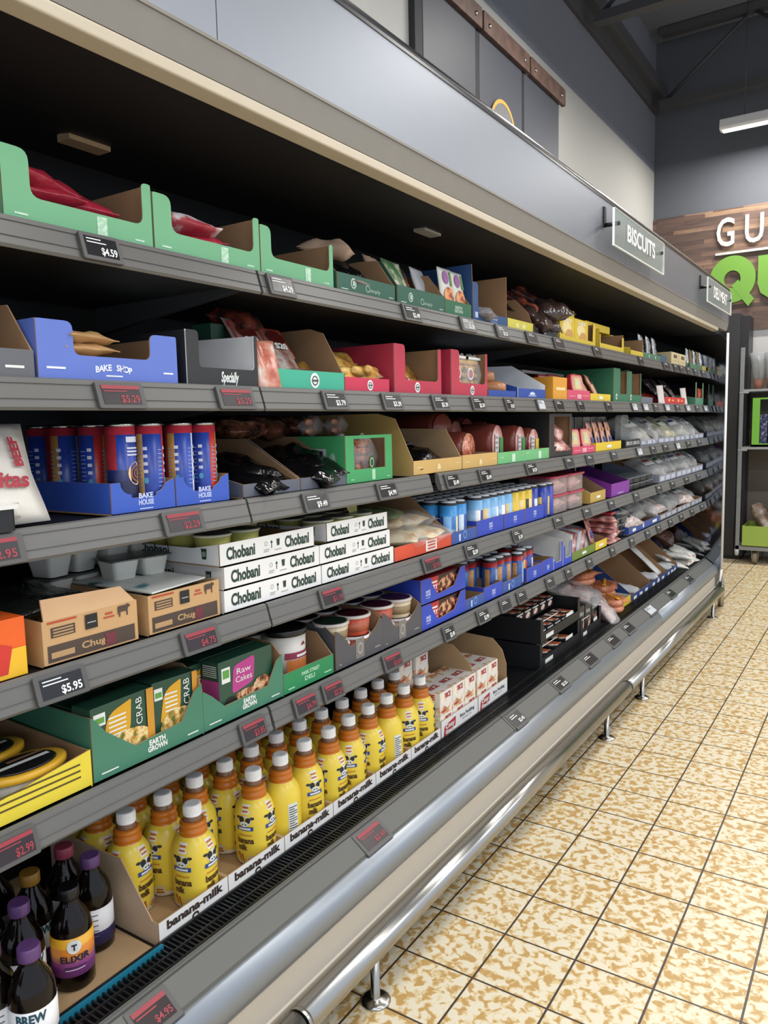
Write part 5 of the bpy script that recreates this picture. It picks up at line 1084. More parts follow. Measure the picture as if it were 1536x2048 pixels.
log('pink ham with green label, left of the low green tray', (-.125, .862, SZ[3] + .004), .056, .18, HAMC, .1, '#2f8a44', 1.25); log('orange salami behind the hams', (-.2, .96, SZ[3] + .03), .05, .18, SALA, 0); log('pink ham with green label, middle of the low green tray', (-.125, 1.06, SZ[3] + .004), .055, .18, HAMC, .1, '#2f8a44', 1.2); log('marbled ham with yellow label, right of the low green tray', (-.125, 1.19, SZ[3] + .004), .05, .18, blotch([(.38, '#b8665c'), (.55, '#dca9a0'), (.66, '#e6ccc2')], 60, .3), .0, '#c9b02e', 1.2)
log('dark smoked ham at the back of the low green tray', (-.28, .93, SZ[3] + .06), .055, .2, SKIN, .0); log('dark smoked ham at the back right of the low green tray', (-.28, 1.08, SZ[3] + .055), .05, .2, SKIN, .1)
tray('low light green tray of hams', .802, 1.281, 3, .043, [(0, .043), (-.34, .045)], '#6cb478', KRAFT, .36, art=marks(1, (.25, .31, .006, .034), (.77, .83, .006, .034), (.05, .1, .024, .026), (.52, .58, .03, .032), m=mat('#bfe0c4', .5, var=.1)))
w = .25
t = thing('window_carton', 'tall black carton with cut out window showing pink meat', 'display tray', (XF, 1.292, SZ[3] + .001))
bm_ = [mat('#232326', .5, var=.03), KRAFT]
G().frame(low(w, .176), [(.045, .045), (w - .02, .045), (w - .02, .164), (.045, .164)], 'x', 0, -T, (0, 1, 1)).build('front_panel', bm_, t)
G().prism([(-T, 0), (-T, .176), (-.36, .176), (-.36, 0)], 'y', 0, T, (0, 1, 1)).build('side_panel', bm_, t); G().prism([(-T, 0), (-T, .176), (-.36, .176), (-.36, 0)], 'y', w - T, w, (1, 0, 1)).build('side_panel', bm_, t); G().box(-.36, -.357, 0, w, 0, .17).box(-.36, 0, 0, w, 0, .003).build('base_panel', bm_[0], t)
bag('clear pack of pink meat in the black window carton, upper', (-.15, 1.42, SZ[3] + .12), (.14, .14, .05), PINKM, (0, .8, .2), 240, 'meat pack'); bag('clear pack of pink meat in the black window carton, lower', (-.15, 1.42, SZ[3] + .06), (.14, .15, .05), PINKM, (0, .5, -.1), 241, 'meat pack')
def pinkmark(g, mp, w): g.rect(mp, w * .42, w * .60, .008, .026, 0).rect(mp, w * .08, w * .35, .016, .0185, 0).rect(mp, w * .66, w * .94, .02, .0225, 0); return [mat('#e6a9b6', .5, var=0)]
tray('pink tray of two red framed packs on shelf three', 1.553, 1.849, 3, .034, [(0, .034), (-.34, .034)], '#cf4a68', KRAFT, .36, art=pinkmark)
def redpack(label, loc, sz=(.02, .125, .085), grp='red framed packs'):
    t = thing('framed_pack', label, 'meat pack', loc, (0, -.15, 0), grp); dx, dy, dz = sz
    G().prism(rounded(low(dy, dz), .025), 'x', -dx, 0).build('frame', mat('#b8303a', .3), t, bevel=.002)
    g = G(); g.shape(onX(0), [(a + .006 * (1 if a < dy / 2 else -1), b + .006 * (1 if b < dz / 2 else -1)) for a, b in rounded(low(dy, dz), .02)], 0).rect(onX(0), dy * .25, dy * .75, dz * .2, dz * .8, 1, 1).rect(onX(0), dy * .3, dy * .7, dz * .4, dz * .65, 2, 2); g.build('window_label', [mat('#d99a8e', .3), mat('#d8c890', .5, var=.02), mat('#c9cfae', .5)], t)
for k in range(2): redpack('red framed meat pack %s in the pink tray of shelf three' % ('left', 'right')[k], (-.105, 1.562 + k * .142, SZ[3] + .028))
for k in range(2): redpack('red framed meat pack standing behind, %s, shelf three' % ('left', 'right')[k], (-.25, 1.60 + k * .142, SZ[3] + .09))
tray('yellow tray of upright sliced meat packs on shelf three', 1.856, 2.256, 3, .042, [(0, .042), (-.2, .06)], YT, KRAFT, .34, art=marks(1, (.42, .6, .014, .028)))
UP = blotch([(.4, '#c48a78'), (.55, '#d9b09c'), (.7, '#b5685a')], 20, .3)
for k in range(4): bag('upright sliced meat pack with blue label in the yellow tray, %s from left' % ORD[k], (-.14, 1.91 + k * .092, SZ[3] + .075), (.13, .10, .014), UP, (0, PI / 2 - .22, .15), 250 + k, 'meat pack', group='upright packs in the yellow tray of shelf three', art=lambda g, mp: (g.rect(mp, -.035, .035, -.035, -.01, 0), g.rect(mp, -.035, .035, .02, .035, 1), [mat('#3a5a9a', .4, var=0), mat('#cf8a4a', .4, var=0)])[2])
for k in range(8):
    t = thing('slim_pack', 'tall slim dark deli pack behind, shelf three, %s from the left' % ORD[k], 'deli pack', (-.30, 1.66 + k * .125, SZ[3] + .003), group='tall dark deli packs on shelf three')
    G().box(-.08, 0, .006, .115, 0, .165).build('pack', mat('#0d0e12', .15), t, bevel=.004); G().box(-.002, .004, .118, .123, .01, .16).build('edge', mat('#c9ced2', .4), t)  # glint on the pack edge painted as a pale strip
tray('black tray with white lettering on shelf three', 2.33, 2.60, 3, .042, [(0, .042), (-.3, .06)], '#1b1c20', mat('#26272b', .6), .34, art=lab_lines([('BROS', .026, .11, .27, .022), ('BROS', .026, .11, .75, .022)]))
tag(G().prism(rounded(low(.14, .15), .03), 'x', -.03, 0).build('slim_pack', mat('#b4b8b8', .12, alpha=.35, var=.1, bump=.4), loc=(-.16, 2.47, SZ[3] + .02)), 'clear upright deli pack behind the black lettered tray', 'deli pack')
for k, (a, b) in enumerate(((2.615, 2.98), (2.99, 3.4), (3.41, 3.82), (3.83, 4.28))):
    tray('grey labelled bin of clear bags on shelf three, %s from the left' % ORD[k], a, b, 3, .036, [(0, .036), (-.3, .10)], '#808898', KRAFT, .34, group='grey bins on shelf three', art=marks(1, (.06, .3, .008, .028), (.38, .62, .008, .028), (.7, .94, .008, .028), m=mat('#b4bac8', .5)))
CBY = mat('#cfcdb0', .12, alpha=.6, var=.2, bump=1.0, bscale=22)
for k in range(10): bag('crinkled clear bag in the grey bins of shelf three, %s from left' % ORD[k], art=baglab(BLC[(k + 2) % 4]), loc=(-.19 - .04 * (k % 2), 2.66 + k * .165, SZ[3] + .085), size=(.22, .2, .08), m=(CB, CBY, CB)[k % 3], rot=(.1, .55, .3 * (k % 3) - .3), seed=260 + k, cat='bag', group='crinkled bags on shelf three')
for k in range(2): bag('brown flap standing among the bags of shelf three, %s' % ('left', 'right')[k], (-.17, 2.9 + k * .22, SZ[3] + .07), (.14, .13, .006), KRAFT, (0, PI / 2 - .6, .3), 275 + k, 'cardboard flap')

# ------------------------------------------------------------------ shelf two
tray('slate grey tray with kraft side at the left edge of shelf two', -1.25, -.902, 2, .045, [(0, .045), (-.06, .12), (-.25, .13)], '#5f6167', KRAFT, .34, art=marks(1, (.86, .95, .016, .02)))
def bs(g, mp, w):
    for i, c in enumerate('BAKE SHOP'):
        f = (i - 4) / 4; g.text(mp, c, .0145, None, at=(w * .5 + f * .034, .024 - .004 * f * f), bold=.0005)
    g.rect(mp, w * .44, w * .56, .009, .0115); g.rect(mp, w * .05, w * .17, .018, .0215).rect(mp, w * .88, w * .96, .018, .021); return [mat('#dfe4f4', .5, var=0)]
tray('periwinkle blue BAKE SHOP carton with cut out front', -.898, -.610, 2, ushape(.2856, .042, .096, .066, .088, .062), [(0, .088), (-.3, .088)], '#5c74c4', KRAFT, .32, art=bs, lside=[(0, .096), (-.3, .096)])
for k in range(4): bag('kraft wrapped pie pack in the stack behind the blue carton front, %s up' % ORD[k], (-.19, -.80, SZ[2] + .016 + k * .02), (.17, .13, .024), mat('#b08a5c', .5, var=.08), (0, 0, .1 * k), 300 + k, 'pie pack', group='pie packs in the blue carton')
def spec(g, mp, w): g.text(mp, 'Specially', .026, .05, at=(w * .57, .018), bold=.0008, shear=.2, sy=1.1); return [WINK]
tray('black carton with white lining and script lettering', -.588, -.388, 2, ushape(.1976, .036, .106, .032, .108, .010, .010), [(0, .108), (-.3, .115)], '#25272a', mat('#dcdcdc', .6, var=.03), .32, art=spec, lside=[(0, .106), (-.3, .106)])
tag(G().box(-.06, 0, 0, .044, 0, .15).build('tall_box', mat('#17402f', .5), loc=(-.24, -.378, SZ[2] + .001), bevel=.002), 'tall dark green box standing behind the black carton', 'box')
MEATP = blotch([(.38, '#8e5a50'), (.5, '#a9938a'), (.62, '#c8c0b8'), (.7, '#a8503c')], 20, .2)
def salm(g, mp):
    g.rect(mp, -.046, .046, .02, .085, 0).disc(mp, 0, .055, .035, .022, 1, 1, 16).text(mp, 'S20', .022, .05, mi=2, at=(0, .028), layer=2, bold=.001); g.rect(mp, -.046, .046, -.0, .02, 3); return [mat('#a83a30', .35, var=.04), mat('#5a1c18', .35), WINK, mat('#c9785a', .35)]
bag('meat pouch with red label leaning at the left in the teal tray', (-.20, -.285, SZ[2] + .085), (.19, .105, .02), MEATP, (0, PI / 2 - .55, .1), 310, 'meat pouch', art=salm, group='red labelled meat pouches', rough=.12)
bag('meat pouch with red label leaning at the right in the teal tray', (-.20, -.185, SZ[2] + .078), (.18, .105, .02), MEATP, (0, PI / 2 - .55, .1), 311, 'meat pouch', art=salm, group='red labelled meat pouches', rough=.12)
bag('salmon coloured meat pouch hanging over the shelf edge beside the black carton', (-.105, -.352, SZ[2] + .045), (.12, .07, .02), blotch([(.4, '#a85a48'), (.55, '#c98a74'), (.68, '#c9beb6')], 22, .2), (.15, PI / 2 - .2, 0), 312, 'meat pouch')
for k in range(2): bag('meat pouch lying flat in the teal tray, %s' % ('lower', 'upper')[k], (-.215, -.2 + k * .02, SZ[2] + .03 + k * .016), (.18, .14, .022), blotch([(.4, '#4a3030'), (.55, '#8e4a3c'), (.68, '#b8a89e')], 26, .2), (0, .05, .4), 313 + k, 'meat pouch')
tray('teal tray with round white mark and tall kraft side', -.327, -.079, 2, .044, [(0, .044), (-.06, .145), (-.10, .158), (-.3, .158)], '#3da98c', KRAFT, .34, art=lab_round(.022, .017, .13), lside=[(0, .044), (-.3, .08)], backh=.1)
RD = '#b23048'
tray('low crimson tray of potato sausage bags', -.078, .125, 2, .036, [(0, .036), (-.12, .04), (-.3, .1)], '#c2304e', KRAFT, .34, art=lab_round(.018, .013, .11))
POT = blotch([(.38, '#6a4426'), (.50, '#b8863c'), (.62, '#d9b05a'), (.72, '#a86a34')], 16, .25)
for k, (x, y, z, rz, l) in enumerate(((-.205, -.02, .05, .5, 'front left'), (-.205, .07, .055, -.3, 'front right'), (-.24, .02, .08, .2, 'second layer'), (-.30, .08, .105, 1.2, 'topmost at the back'), (-.28, -.03, .07, .0, 'back left'))): bag('golden potato sausage bag in the crimson tray, ' + l, (x, y, SZ[2] + z), (.18, .13, .05), POT, (0, .2, rz), 320 + k, 'sausage bag', group='golden sausage bags', rough=.45)
for k in range(3): tag(sausage(G(), Vector((0, 0, 0)), .12, .014, PI / 2 + .2 * k, .08).build('sausage', blotch([(.4, '#b8863c'), (.6, '#dcb86a')], 20, .3), loc=(-.125, .0 + k * .045, SZ[2] + .052 + .004 * k)), 'golden sausage lying loose on the bags in the crimson tray, %s' % ('left', 'middle', 'right')[k], 'sausage', 'golden sausages on the crimson tray')
tray('crimson carton with high corners, left of the two tall ones', .150, .412, 2, ushape(.2596, .038, .134, .056, .134, .018), [(0, .134), (-.3, .134)], RD, KRAFT, .32, art=lab_round(.019, .014, .12), lside=[(0, .134), (-.3, .134)], group='tall crimson cartons')
tray('crimson carton with window like front, right of the two tall ones', .474, .727, 2, ushape(.2506, .040, .140, .052, .140, .014), [(0, .14), (-.3, .14)], RD, KRAFT, .32, art=lab_round(.019, .014, .14), lside=[(0, .14), (-.3, .14)], group='tall crimson cartons')
for k in range(3): bag('golden sausage bag inside the left tall crimson carton, %s' % ('left', 'middle', 'right')[k], (-.17 - .02 * k, .245 + k * .055, SZ[2] + .05 + .02 * (k == 2)), (.16, .12, .05), POT if k != 0 else blotch([(.4, '#5a3440'), (.6, '#9a6a6e')], 20, .2), (0, .9, .3 * k - .3), 330 + k, 'sausage bag', group='golden sausage bags', rough=.4)
GOLD = blotch([(.36, '#6a3a22'), (.48, '#c9963c'), (.6, '#e0bc64'), (.7, '#b8302e')], 34, .25)
def gpack(label, loc):
    t = thing('sausage_pack', label, 'sausage pack', loc, (0, 0, 0), 'packs of golden sausages')
    for i in range(5): sausage(G(), Vector((0, 0, .014 + i * .022)), .10, .0115, PI / 2, .02).build('sausage', GOLD, t)
    G().pillow(.04, .115, .118, 4, .15).xf(Matrix.Translation((0, 0, .06))).build('film', CLEAR, t)
    g = G(); g.rect(onX(.014), -.05, .05, .002, .024, 0).disc(onX(.014), -.02, .062, .022, .02, 1, 0, 14).disc(onX(.014), -.02, .062, .016, .014, 0, 1, 14).rect(onX(.014), -.052, .052, .108, .116, 1, 0); g.build('label', [mat('#b02a30', .4, var=0), WINK], t)
gpack('pack of golden sausages with red label, left in the window like crimson carton', (-.13, .578, SZ[2] + .012)); gpack('pack of golden sausages with red label, right in the window like crimson carton', (-.13, .665, SZ[2] + .012))
BL2 = '#23479a'
tray('low blue tray of tan sausage rolls', .735, .96, 2, .024, [(0, .024), (-.34, .03)], BL2, KRAFT, .34, group='blue sausage trays', lside=[(0, .024), (-.34, .05)])
for k in range(3): tag(sausage(G(), Vector((0, 0, 0)), .19, .026, .45, .05).build('sausage_roll', mat('#b8805a', .3, var=.1), loc=(-.19 - .035 * k, .85 - .02 * k, SZ[2] + .036 + .04 * k)), 'thick tan sausage roll in the low blue tray, %s' % ('front', 'middle', 'top')[k], 'sausage', 'thick tan sausage rolls')
def crown(g, mp, w): g.shape(mp, [(w * .42, .014), (w * .58, .014), (w * .6, .02), (w * .5, .026), (w * .4, .02)], 0).rect(mp, w * .36, w * .64, .009, .012, 0); return [mat('#c8d4ee', .5, var=0)]
tray('blue carton with white lining and tall sloping sides on shelf two', .978, 1.243, 2, .036, [(0, .054), (-.14, .135), (-.34, .14)], BL2, mat('#dfe2e6', .6), .36, art=crown, lside=[(0, .04), (-.33, .125)], backh=.14)
def bt(g, mp, w, h): g.rect(mp, w * .2, w * .85, h * .42, h * .55, 0); return [mat('#e6cf9a', .5, var=0)]
carton('orange closed carton on shelf two beside the blue white lined one', (XF, 1.323, SZ[2] + .001), (.28, .157, .09), mat('#d6962c', .5, var=.02), art=bt)
tray('pink tray of red framed packs on shelf two', 1.483, 1.772, 2, .043, [(0, .043), (-.34, .043)], '#cf4a68', KRAFT, .36, art=pinkmark)
redpack('red framed meat pack at the front of the pink tray, shelf two', (-.105, 1.575, SZ[2] + .035), (.02, .15, .08)); redpack('red framed meat pack behind in the pink tray, shelf two', (-.22, 1.50, SZ[2] + .03), (.02, .15, .085)); redpack('red framed meat pack at the back right of the pink tray, shelf two', (-.24, 1.66, SZ[2] + .04), (.02, .15, .085))
tray('low yellow tray of tan meat packs on shelf two', 1.775, 2.073, 2, .034, [(0, .034), (-.34, .04)], YT, KRAFT, .36, art=marks(1, (.42, .6, .010, .024)))
for k in range(4): bag('tan sliced meat pack leaning in the low yellow tray, %s from left' % ORD[k], (-.15 - .03 * (k % 2), 1.83 + k * .065, SZ[2] + .065), (.14, .11, .02), blotch([(.4, '#b8785a'), (.55, '#d0a284'), (.68, '#c98a5a')], 20, .25), (0, PI / 2 - .5, .25), 340 + k, 'meat pack', group='tan packs in the low yellow tray', art=lambda g, mp: (g.rect(mp, -.03, .03, .015, .045, 0), [mat('#4a3028', .4, var=0)])[1])
tag(G().box(-.3, 0, 0, .5, 0, .012).build('shelf_board', mat('#c3beb4', .5), loc=(-.3, 1.5, SZ[2] + .125)), 'pale board lying on packs behind the pink tray of shelf two', 'board')
GN2 = '#2c6e50'
w = .24
tray('tall green carton with window, left of the pair on shelf two', 2.122, 2.365, 2, ushape(.2406, .04, .163, .105, .155, .02, .008), [(0, .155), (-.3, .16)], GN2, KRAFT, .34, art=lab_round(.026, .014, .045), lside=[(0, .163), (-.32, .163)], group='tall green cartons'); 
tray('tall green carton with window, right of the pair on shelf two', 2.37, 2.61, 2, ushape(.2376, .04, .158, .06, .155, .012, .008), [(0, .155), (-.3, .16)], GN2, KRAFT, .34, art=lab_round(.026, .014, .045), lside=[(0, .163), (-.32, .163)], group='tall green cartons')
DKB = mat('#2b2626', .12, var=.2, bump=.9, bscale=30)
tray('slate tray of dark clear pouches on shelf two', 2.615, 2.85, 2, .032, [(0, .032), (-.3, .1)], '#666c78', KRAFT, .34)
for k in range(4): bag('dark glossy pouch standing in the slate tray of shelf two, %s from left' % ORD[k], (-.16 - .03 * k, 2.68 + k * .11, SZ[2] + .085 + .01 * k), (.18, .16, .04), DKB, (0, PI / 2 - .5, .3), 350 + k, 'pouch', group='dark pouches on shelf two')
tray('red tray of dark pouches on shelf two', 3.136, 3.66, 2, .042, [(0, .042), (-.3, .10)], '#c0262e', KRAFT, .34, art=marks(1, (.14, .24, .016, .032), (.32, .42, .018, .028), (.6, .7, .016, .032), (.78, .88, .018, .028), m=mat('#e0a050', .5)))
for k in range(3): bag('dark glossy pouch behind the red tray, %s from left' % ORD[k], (-.2, 3.2 + k * .2, SZ[2] + .09), (.18, .18, .05), DKB, (0, PI / 2 - .7, .3), 355 + k, 'pouch', group='dark pouches on shelf two')
for k in range(2): bag('white tongue shaped card sticking up beside the red tray, %s' % ('left', 'right')[k], (-.11, 3.09 + k * .6, SZ[2] + .05), (.12, .07, .01), mat('#cfc6c2', .4), (.3, PI / 2 - .15, 0), 360 + k, 'card')
tray('green carton with two tall uprights near the end of shelf two', 3.98, 4.24, 2, ushape(.2576, .05, .156, .03, .156, .03, .008), [(0, .05), (-.3, .1)], '#4a8468', KRAFT, .34)
for k in range(2): bag('orange red packet at the very end of shelf two, %s' % ('left', 'right')[k], (-.14, 4.27 + k * .035, SZ[2] + .065), (.12, .05, .02), mat('#d4552c', .3), (0, PI / 2, .2), 365 + k, 'packet')

# ------------------------------------------------------------------ shelf one (top)
LG = '#6fb083'
def tab(fr):
    def f(g, mp, w): g.rect(mp, w * fr - .010, w * fr + .010, .006, .036, 0); g.rect(mp, w * .06, w * .14, .010, .013, 0).rect(mp, w * .86, w * .93, .010, .013, 0); return [blotch([(.45, '#a8d4b2'), (.6, '#cfe8d4')], 120, .5)]
    return f
for a, b, hl, wl, hr, wr, fr, l in ((-.936, -.652, .110, .046, .113, .02, .62, 'leftmost of three'), (-.650, -.368, .104, .042, .112, .018, .63, 'middle of three'), (-.367, -.111, .103, .034, .103, .014, .62, 'rightmost of three, nearly empty')):
    w = b - a - .0024
    tray('light green carton with cut out front on the top shelf, ' + l, a, b, 1, ushape(w, .040, hl, wl, hr, wr, .018), [(0, hr), (-.3, hr)], LG, KRAFT, .33, art=tab(fr), lside=[(0, hl), (-.3, hl)], group='light green cartons')
REDB = mat('#a5263a', .35, var=.15, bump=.5, bscale=30)
for k, (x, y, z, rz) in enumerate(((-.22, -.84, .075, 1.3), (-.22, -.80, .088, 1.8), (-.215, -.77, .062, 1.1))): bag('red crinkled bag in the leftmost light green carton, %s' % ('left', 'middle', 'right')[k], (x, y, SZ[1] + z), (.2, .14, .04), REDB, (0, .1, rz), 400 + k, 'bag', group='red bags on the top shelf')
bag('red and white bag in the middle light green carton', (-.20, -.535, SZ[1] + .082), (.2, .13, .04), blotch([(.45, '#a5263a'), (.55, '#b04a50'), (.62, '#d8cfd0')], 14, .35), (0, .1, 1.2), 404, 'bag', group='red bags on the top shelf'); bag('red bag under it in the middle light green carton', (-.215, -.50, SZ[1] + .05), (.18, .16, .04), REDB, (0, 0, 1.2), 405, 'bag', group='red bags on the top shelf')
bag('small blue and red bag lying low in the middle light green carton', (-.16, -.42, SZ[1] + .042), (.07, .06, .025), mat('#3a62a8', .4), (0, 0, .2), 406, 'bag'); bag('small blue bag lying low in the rightmost light green carton', (-.165, -.31, SZ[1] + .045), (.09, .06, .025), mat('#3a62a8', .4), (0, 0, .2), 407, 'bag'); bag('flat brown bag at the bottom of the rightmost light green carton', (-.215, -.22, SZ[1] + .025), (.2, .16, .03), mat('#8a5a4a', .4, var=.2), (0, .1, .2), 408, 'bag')
DG = '#2f5e4d'
def simp(g, mp, w): g.disc(mp, w * .26, .026, .012, .013, 0, 0, 16).disc(mp, w * .26, .026, .008, .009, 1, 1, 14).rect(mp, w * .24, w * .28, .02, .032, 0, 2).ring(mp, w * .50, .021, .007, .009, 0, 0, 12).text(mp, 'simply', .013, w * .2, at=(w * .62, .018), mi=0).rect(mp, w * .06, w * .17, .008, .0105, 0).rect(mp, w * .88, w * .96, .010, .0125, 0); return [mat('#b4c8bc', .5, var=0), mat('#23483a', .5)]
tray('dark green tray with kraft side, left of the pair on the top shelf', -.098, .163, 1, .046, [(0, .046), (-.055, .118), (-.11, .122), (-.3, .122)], DG, KRAFT, .33, art=simp, lside=[(0, .046), (-.05, .09), (-.3, .09)], group='dark green trays on the top shelf')
tray('dark green tray with kraft side, right of the pair on the top shelf', .174, .438, 1, .052, [(0, .052), (-.055, .118), (-.11, .122), (-.3, .122)], DG, KRAFT, .33, art=simp, lside=[(0, .052), (-.05, .12), (-.3, .12)], group='dark green trays on the top shelf')
bag('tan rolled pack lying on top in the left dark green tray', (-.20, .0, SZ[1] + .125), (.14, .06, .045), mat('#b59a84', .5, var=.08), (0, .1, .4), 410, 'pack'); bag('black packet of meat in the left dark green tray', (-.2, .04, SZ[1] + .085), (.18, .14, .04), BLKBAG, (0, .45, .4), 411, 'packet'); bag('black packet leaning on the kraft side of the left dark green tray', (-.22, .07, SZ[1] + .095), (.2, .12, .04), BLKBAG, (0, .6, .9), 412, 'packet'); bag('pink grey packet low in the left dark green tray', (-.15, .02, SZ[1] + .05), (.12, .1, .02), mat('#8a7a76', .4, var=.2), (0, .3, .1), 413, 'packet')
GPK = blotch([(.42, '#3f6a44'), (.52, '#8a9a6e'), (.6, '#d8d8cc'), (.7, '#b8a08a')], 30, .4)
bag('green and white food packet standing in the right dark green tray', (-.15, .26, SZ[1] + .075), (.13, .11, .02), GPK, (0, PI / 2 - .35, .1), 414, 'packet'); bag('beige packet beside the green and white one, top shelf', (-.2, .235, SZ[1] + .10), (.12, .07, .03), mat('#b59a84', .5, var=.1), (0, PI / 2 - .5, .1), 415, 'packet'); bag('orange brown packet at the right in the right dark green tray', (-.19, .345, SZ[1] + .085), (.12, .10, .03), blotch([(.42, '#2a221c'), (.55, '#a8683a'), (.68, '#c9a070')], 24, .4), (0, PI / 2 - .4, .1), 416, 'packet')
def egl(g, mp, w): g.text(mp, 'EARTH', .013, w * .26, at=(w * .5, .028), bold=.0005).text(mp, 'GROWN', .013, w * .32, at=(w * .5, .017), bold=.0005); return [mat('#b4c8bc', .5, var=0)]
tray('green tray of two printed food pouches on the top shelf', .440, .614, 1, .046, [(0, .046), (-.06, .12), (-.3, .12)], '#2f6a4a', KRAFT, .33, art=egl, lside=[(0, .046), (-.3, .12)])
PAS = blotch([(.4, '#7a3420'), (.5, '#c9703a'), (.62, '#e0a468'), (.72, '#8a4426')], 60, .4)
def pasta_art(g, mp): g.disc(mp, .0, -.022, .030, .028, 0, 0, 18).disc(mp, -.012, .034, .016, .02, 1, 0, 14).shape(mp, [(.012, .012), (.028, .012), (.026, .055), (.014, .055)], 2); return [PAS, mat('#8a4a8e', .4, var=0), mat('#5a8a4a', .4, var=0)]
for k in range(2): bag('white food pouch with pasta and purple print, %s of two on the top shelf' % ('left', 'right')[k], (-.112 - .004 * k, .476 + k * .082, SZ[1] + .078), (.13, .082, .018), mat('#c9ccc4', .35, var=.03), (0, PI / 2 - .12, 0), 420 + k, 'food pouch', art=pasta_art, group='printed food pouches', rough=.08)
bag('white pouch standing behind, left of the two printed pouches', (-.17, .43, SZ[1] + .08), (.13, .09, .02), mat('#b4b8ba', .35), (0, PI / 2 - .3, .1), 422, 'food pouch')
BB = '#2c4f80'
tray('blue carton with tall blue side and low front on the top shelf', .625, .889, 1, rounded([(0, 0), (.2616, 0), (.2616, .034), (.05, .034), (.036, .05), (.036, .122), (0, .122)], [0, 0, .003, .008, .01, .012, .003]), [(0, .172), (-.3, .172)], BB, KRAFT, .33, art=lambda g, mp, w: (g.text(mp, 'PENNY', .011, w * .24, at=(w * .58, .018), bold=.0004), g.rect(mp, w * .05, w * .13, .012, .03), g.rect(mp, w * .48, w * .68, .008, .0095), [mat('#b4c4dc', .5, var=0)])[3], lside=[(0, .122), (-.005, .176), (-.33, .176)], backh=.16)
bag('silver crinkled pack low in the blue carton of the top shelf', (-.17, .72, SZ[1] + .035), (.2, .15, .05), mat('#8a8688', .25, var=.2, bump=.7), (0, .1, .3), 425, 'pack')
tray('low yellow tray with kraft side on the top shelf', .890, 1.118, 1, .036, [(0, .036), (-.02, .08), (-.07, .13), (-.3, .14)], '#d3c84e', KRAFT, .33, art=marks(1, (.3, .42, .01, .024), (.55, .68, .01, .024), m=mat('#e6e0a0', .5)), lside=[(0, .036), (-.3, .12)], backh=.12)
tray('charcoal tray under the dark shiny bags on the top shelf', 1.12, 1.372, 1, .038, [(0, .038), (-.3, .06)], '#3d3c40', KRAFT, .33, art=marks(1, (.42, .5, .008, .026), (.1, .2, .02, .023), (.8, .9, .02, .023), m=mat('#9a9a9a', .5)))
SHB = mat('#3a2c2a', .14, var=.3, bump=.9, bscale=26)
for k, (x, y, z, rx, rz, m) in enumerate(((-.15, 1.20, .075, .5, .2, 0), (-.17, 1.30, .08, .6, -.3, 0), (-.22, 1.24, .13, .5, .5, 1), (-.15, 1.36, .12, .3, -.5, 0), (-.25, 1.38, .16, .3, .9, 1))): bag('shiny dark meat bag in the charcoal tray, ' + ('front left', 'front right', 'reddish, upper middle', 'sagging at the right', 'reddish, topmost')[k], (x, y, SZ[1] + z), (.2, .17, .06), blotch([(.42, '#2a1a18'), (.56, '#6e3024'), (.68, '#a85a44')], 18, .15, bump=.6) if m else SHB, (0, rx, rz), 430 + k, 'meat bag', group='shiny dark meat bags', rough=.45)
YB = mat('#d8bc34', .45, var=.02)
def cheese_art(g, mp, w, h): g.disc(mp, w * .45, h * .52, w * .32, h * .26, 0, 0, 18).disc(mp, w * .62, h * .28, w * .25, h * .2, 1, 1, 16).text(mp, 'CHEESE', .018, w * .6, at=(w * .48, h * .82), mi=2, bold=.0006, layer=1); return [mat('#e6d69a', .5), mat('#c99a5a', .5, var=.1), mat('#f0ead0', .5, var=0)]
tray('yellow carton tray under the yellow boxes, first of three on the top shelf', 1.392, 1.84, 1, [(0, 0), (.4456, 0), (.4456, .09), (.43, .105), (.415, .10), (.41, .022), (.02, .022), (.018, .09), (0, .09)], [(0, .10), (-.1, .10), (-.3, .06)], '#d4ba36', KRAFT, .33, group='yellow carton trays', lside=[(0, .09), (-.3, .06)])
carton('yellow cheese snack box, left of the front two on the top shelf', (-.10, 1.412, SZ[1] + .005), (.16, .168, .10), YB, art=cheese_art, group='yellow snack boxes', topart=None); carton('yellow cheese snack box, right of the front two on the top shelf', (-.10, 1.585, SZ[1] + .005), (.16, .168, .10), YB, art=cheese_art, group='yellow snack boxes'); carton('yellow box lying on top of the front two', (-.14, 1.49, SZ[1] + .1065), (.12, .2, .04), YB, group='yellow snack boxes', art=lambda g, mp, w, h: (g.rect(mp, w * .1, w * .8, h * .3, h * .7, 0), [mat('#e6d69a', .5)])[1])
tray('yellow carton tray showing kraft inside, second of three on the top shelf', 1.90, 2.28, 1, ushape(.3776, .026, .065, .012, .075, .03, .008), [(0, .09), (-.3, .095)], '#d4ba36', KRAFT, .33, group='yellow carton trays', lside=[(0, .09), (-.3, .095)], backh=.09); carton('yellow box lying flat across the second yellow tray', (-.16, 1.90, SZ[1] + .097), (.14, .36, .035), YB, group='yellow snack boxes'); carton('yellow snack box with blue print beyond the second yellow tray', (-.16, 2.285, SZ[1] + .003), (.1, .10, .095), YB, group='yellow snack boxes', art=lambda g, mp, w, h: (g.disc(mp, w * .5, h * .35, w * .4, h * .3, 0), g.disc(mp, w * .5, h * .7, w * .4, h * .2, 1), [mat('#5a78a8', .5, var=.2), mat('#e0d8b8', .5)])[2])
tray('yellow carton tray, third of three on the top shelf', 2.40, 2.64, 1, .028, [(0, .095), (-.3, .1)], '#d4ba36', KRAFT, .33, group='yellow carton trays', lside=[(0, .04), (-.3, .09)], backh=.09)
SILV = mat('#b4b8b8', .12, metal=.7, var=.2, bump=.9, bscale=30)
tray('green tray of silver pouches on the top shelf', 2.648, 3.01, 1, .032, [(0, .032), (-.3, .05)], '#4a7a5e', KRAFT, .33, art=marks(1, (.3, .33, .008, .024), (.66, .69, .008, .024)))
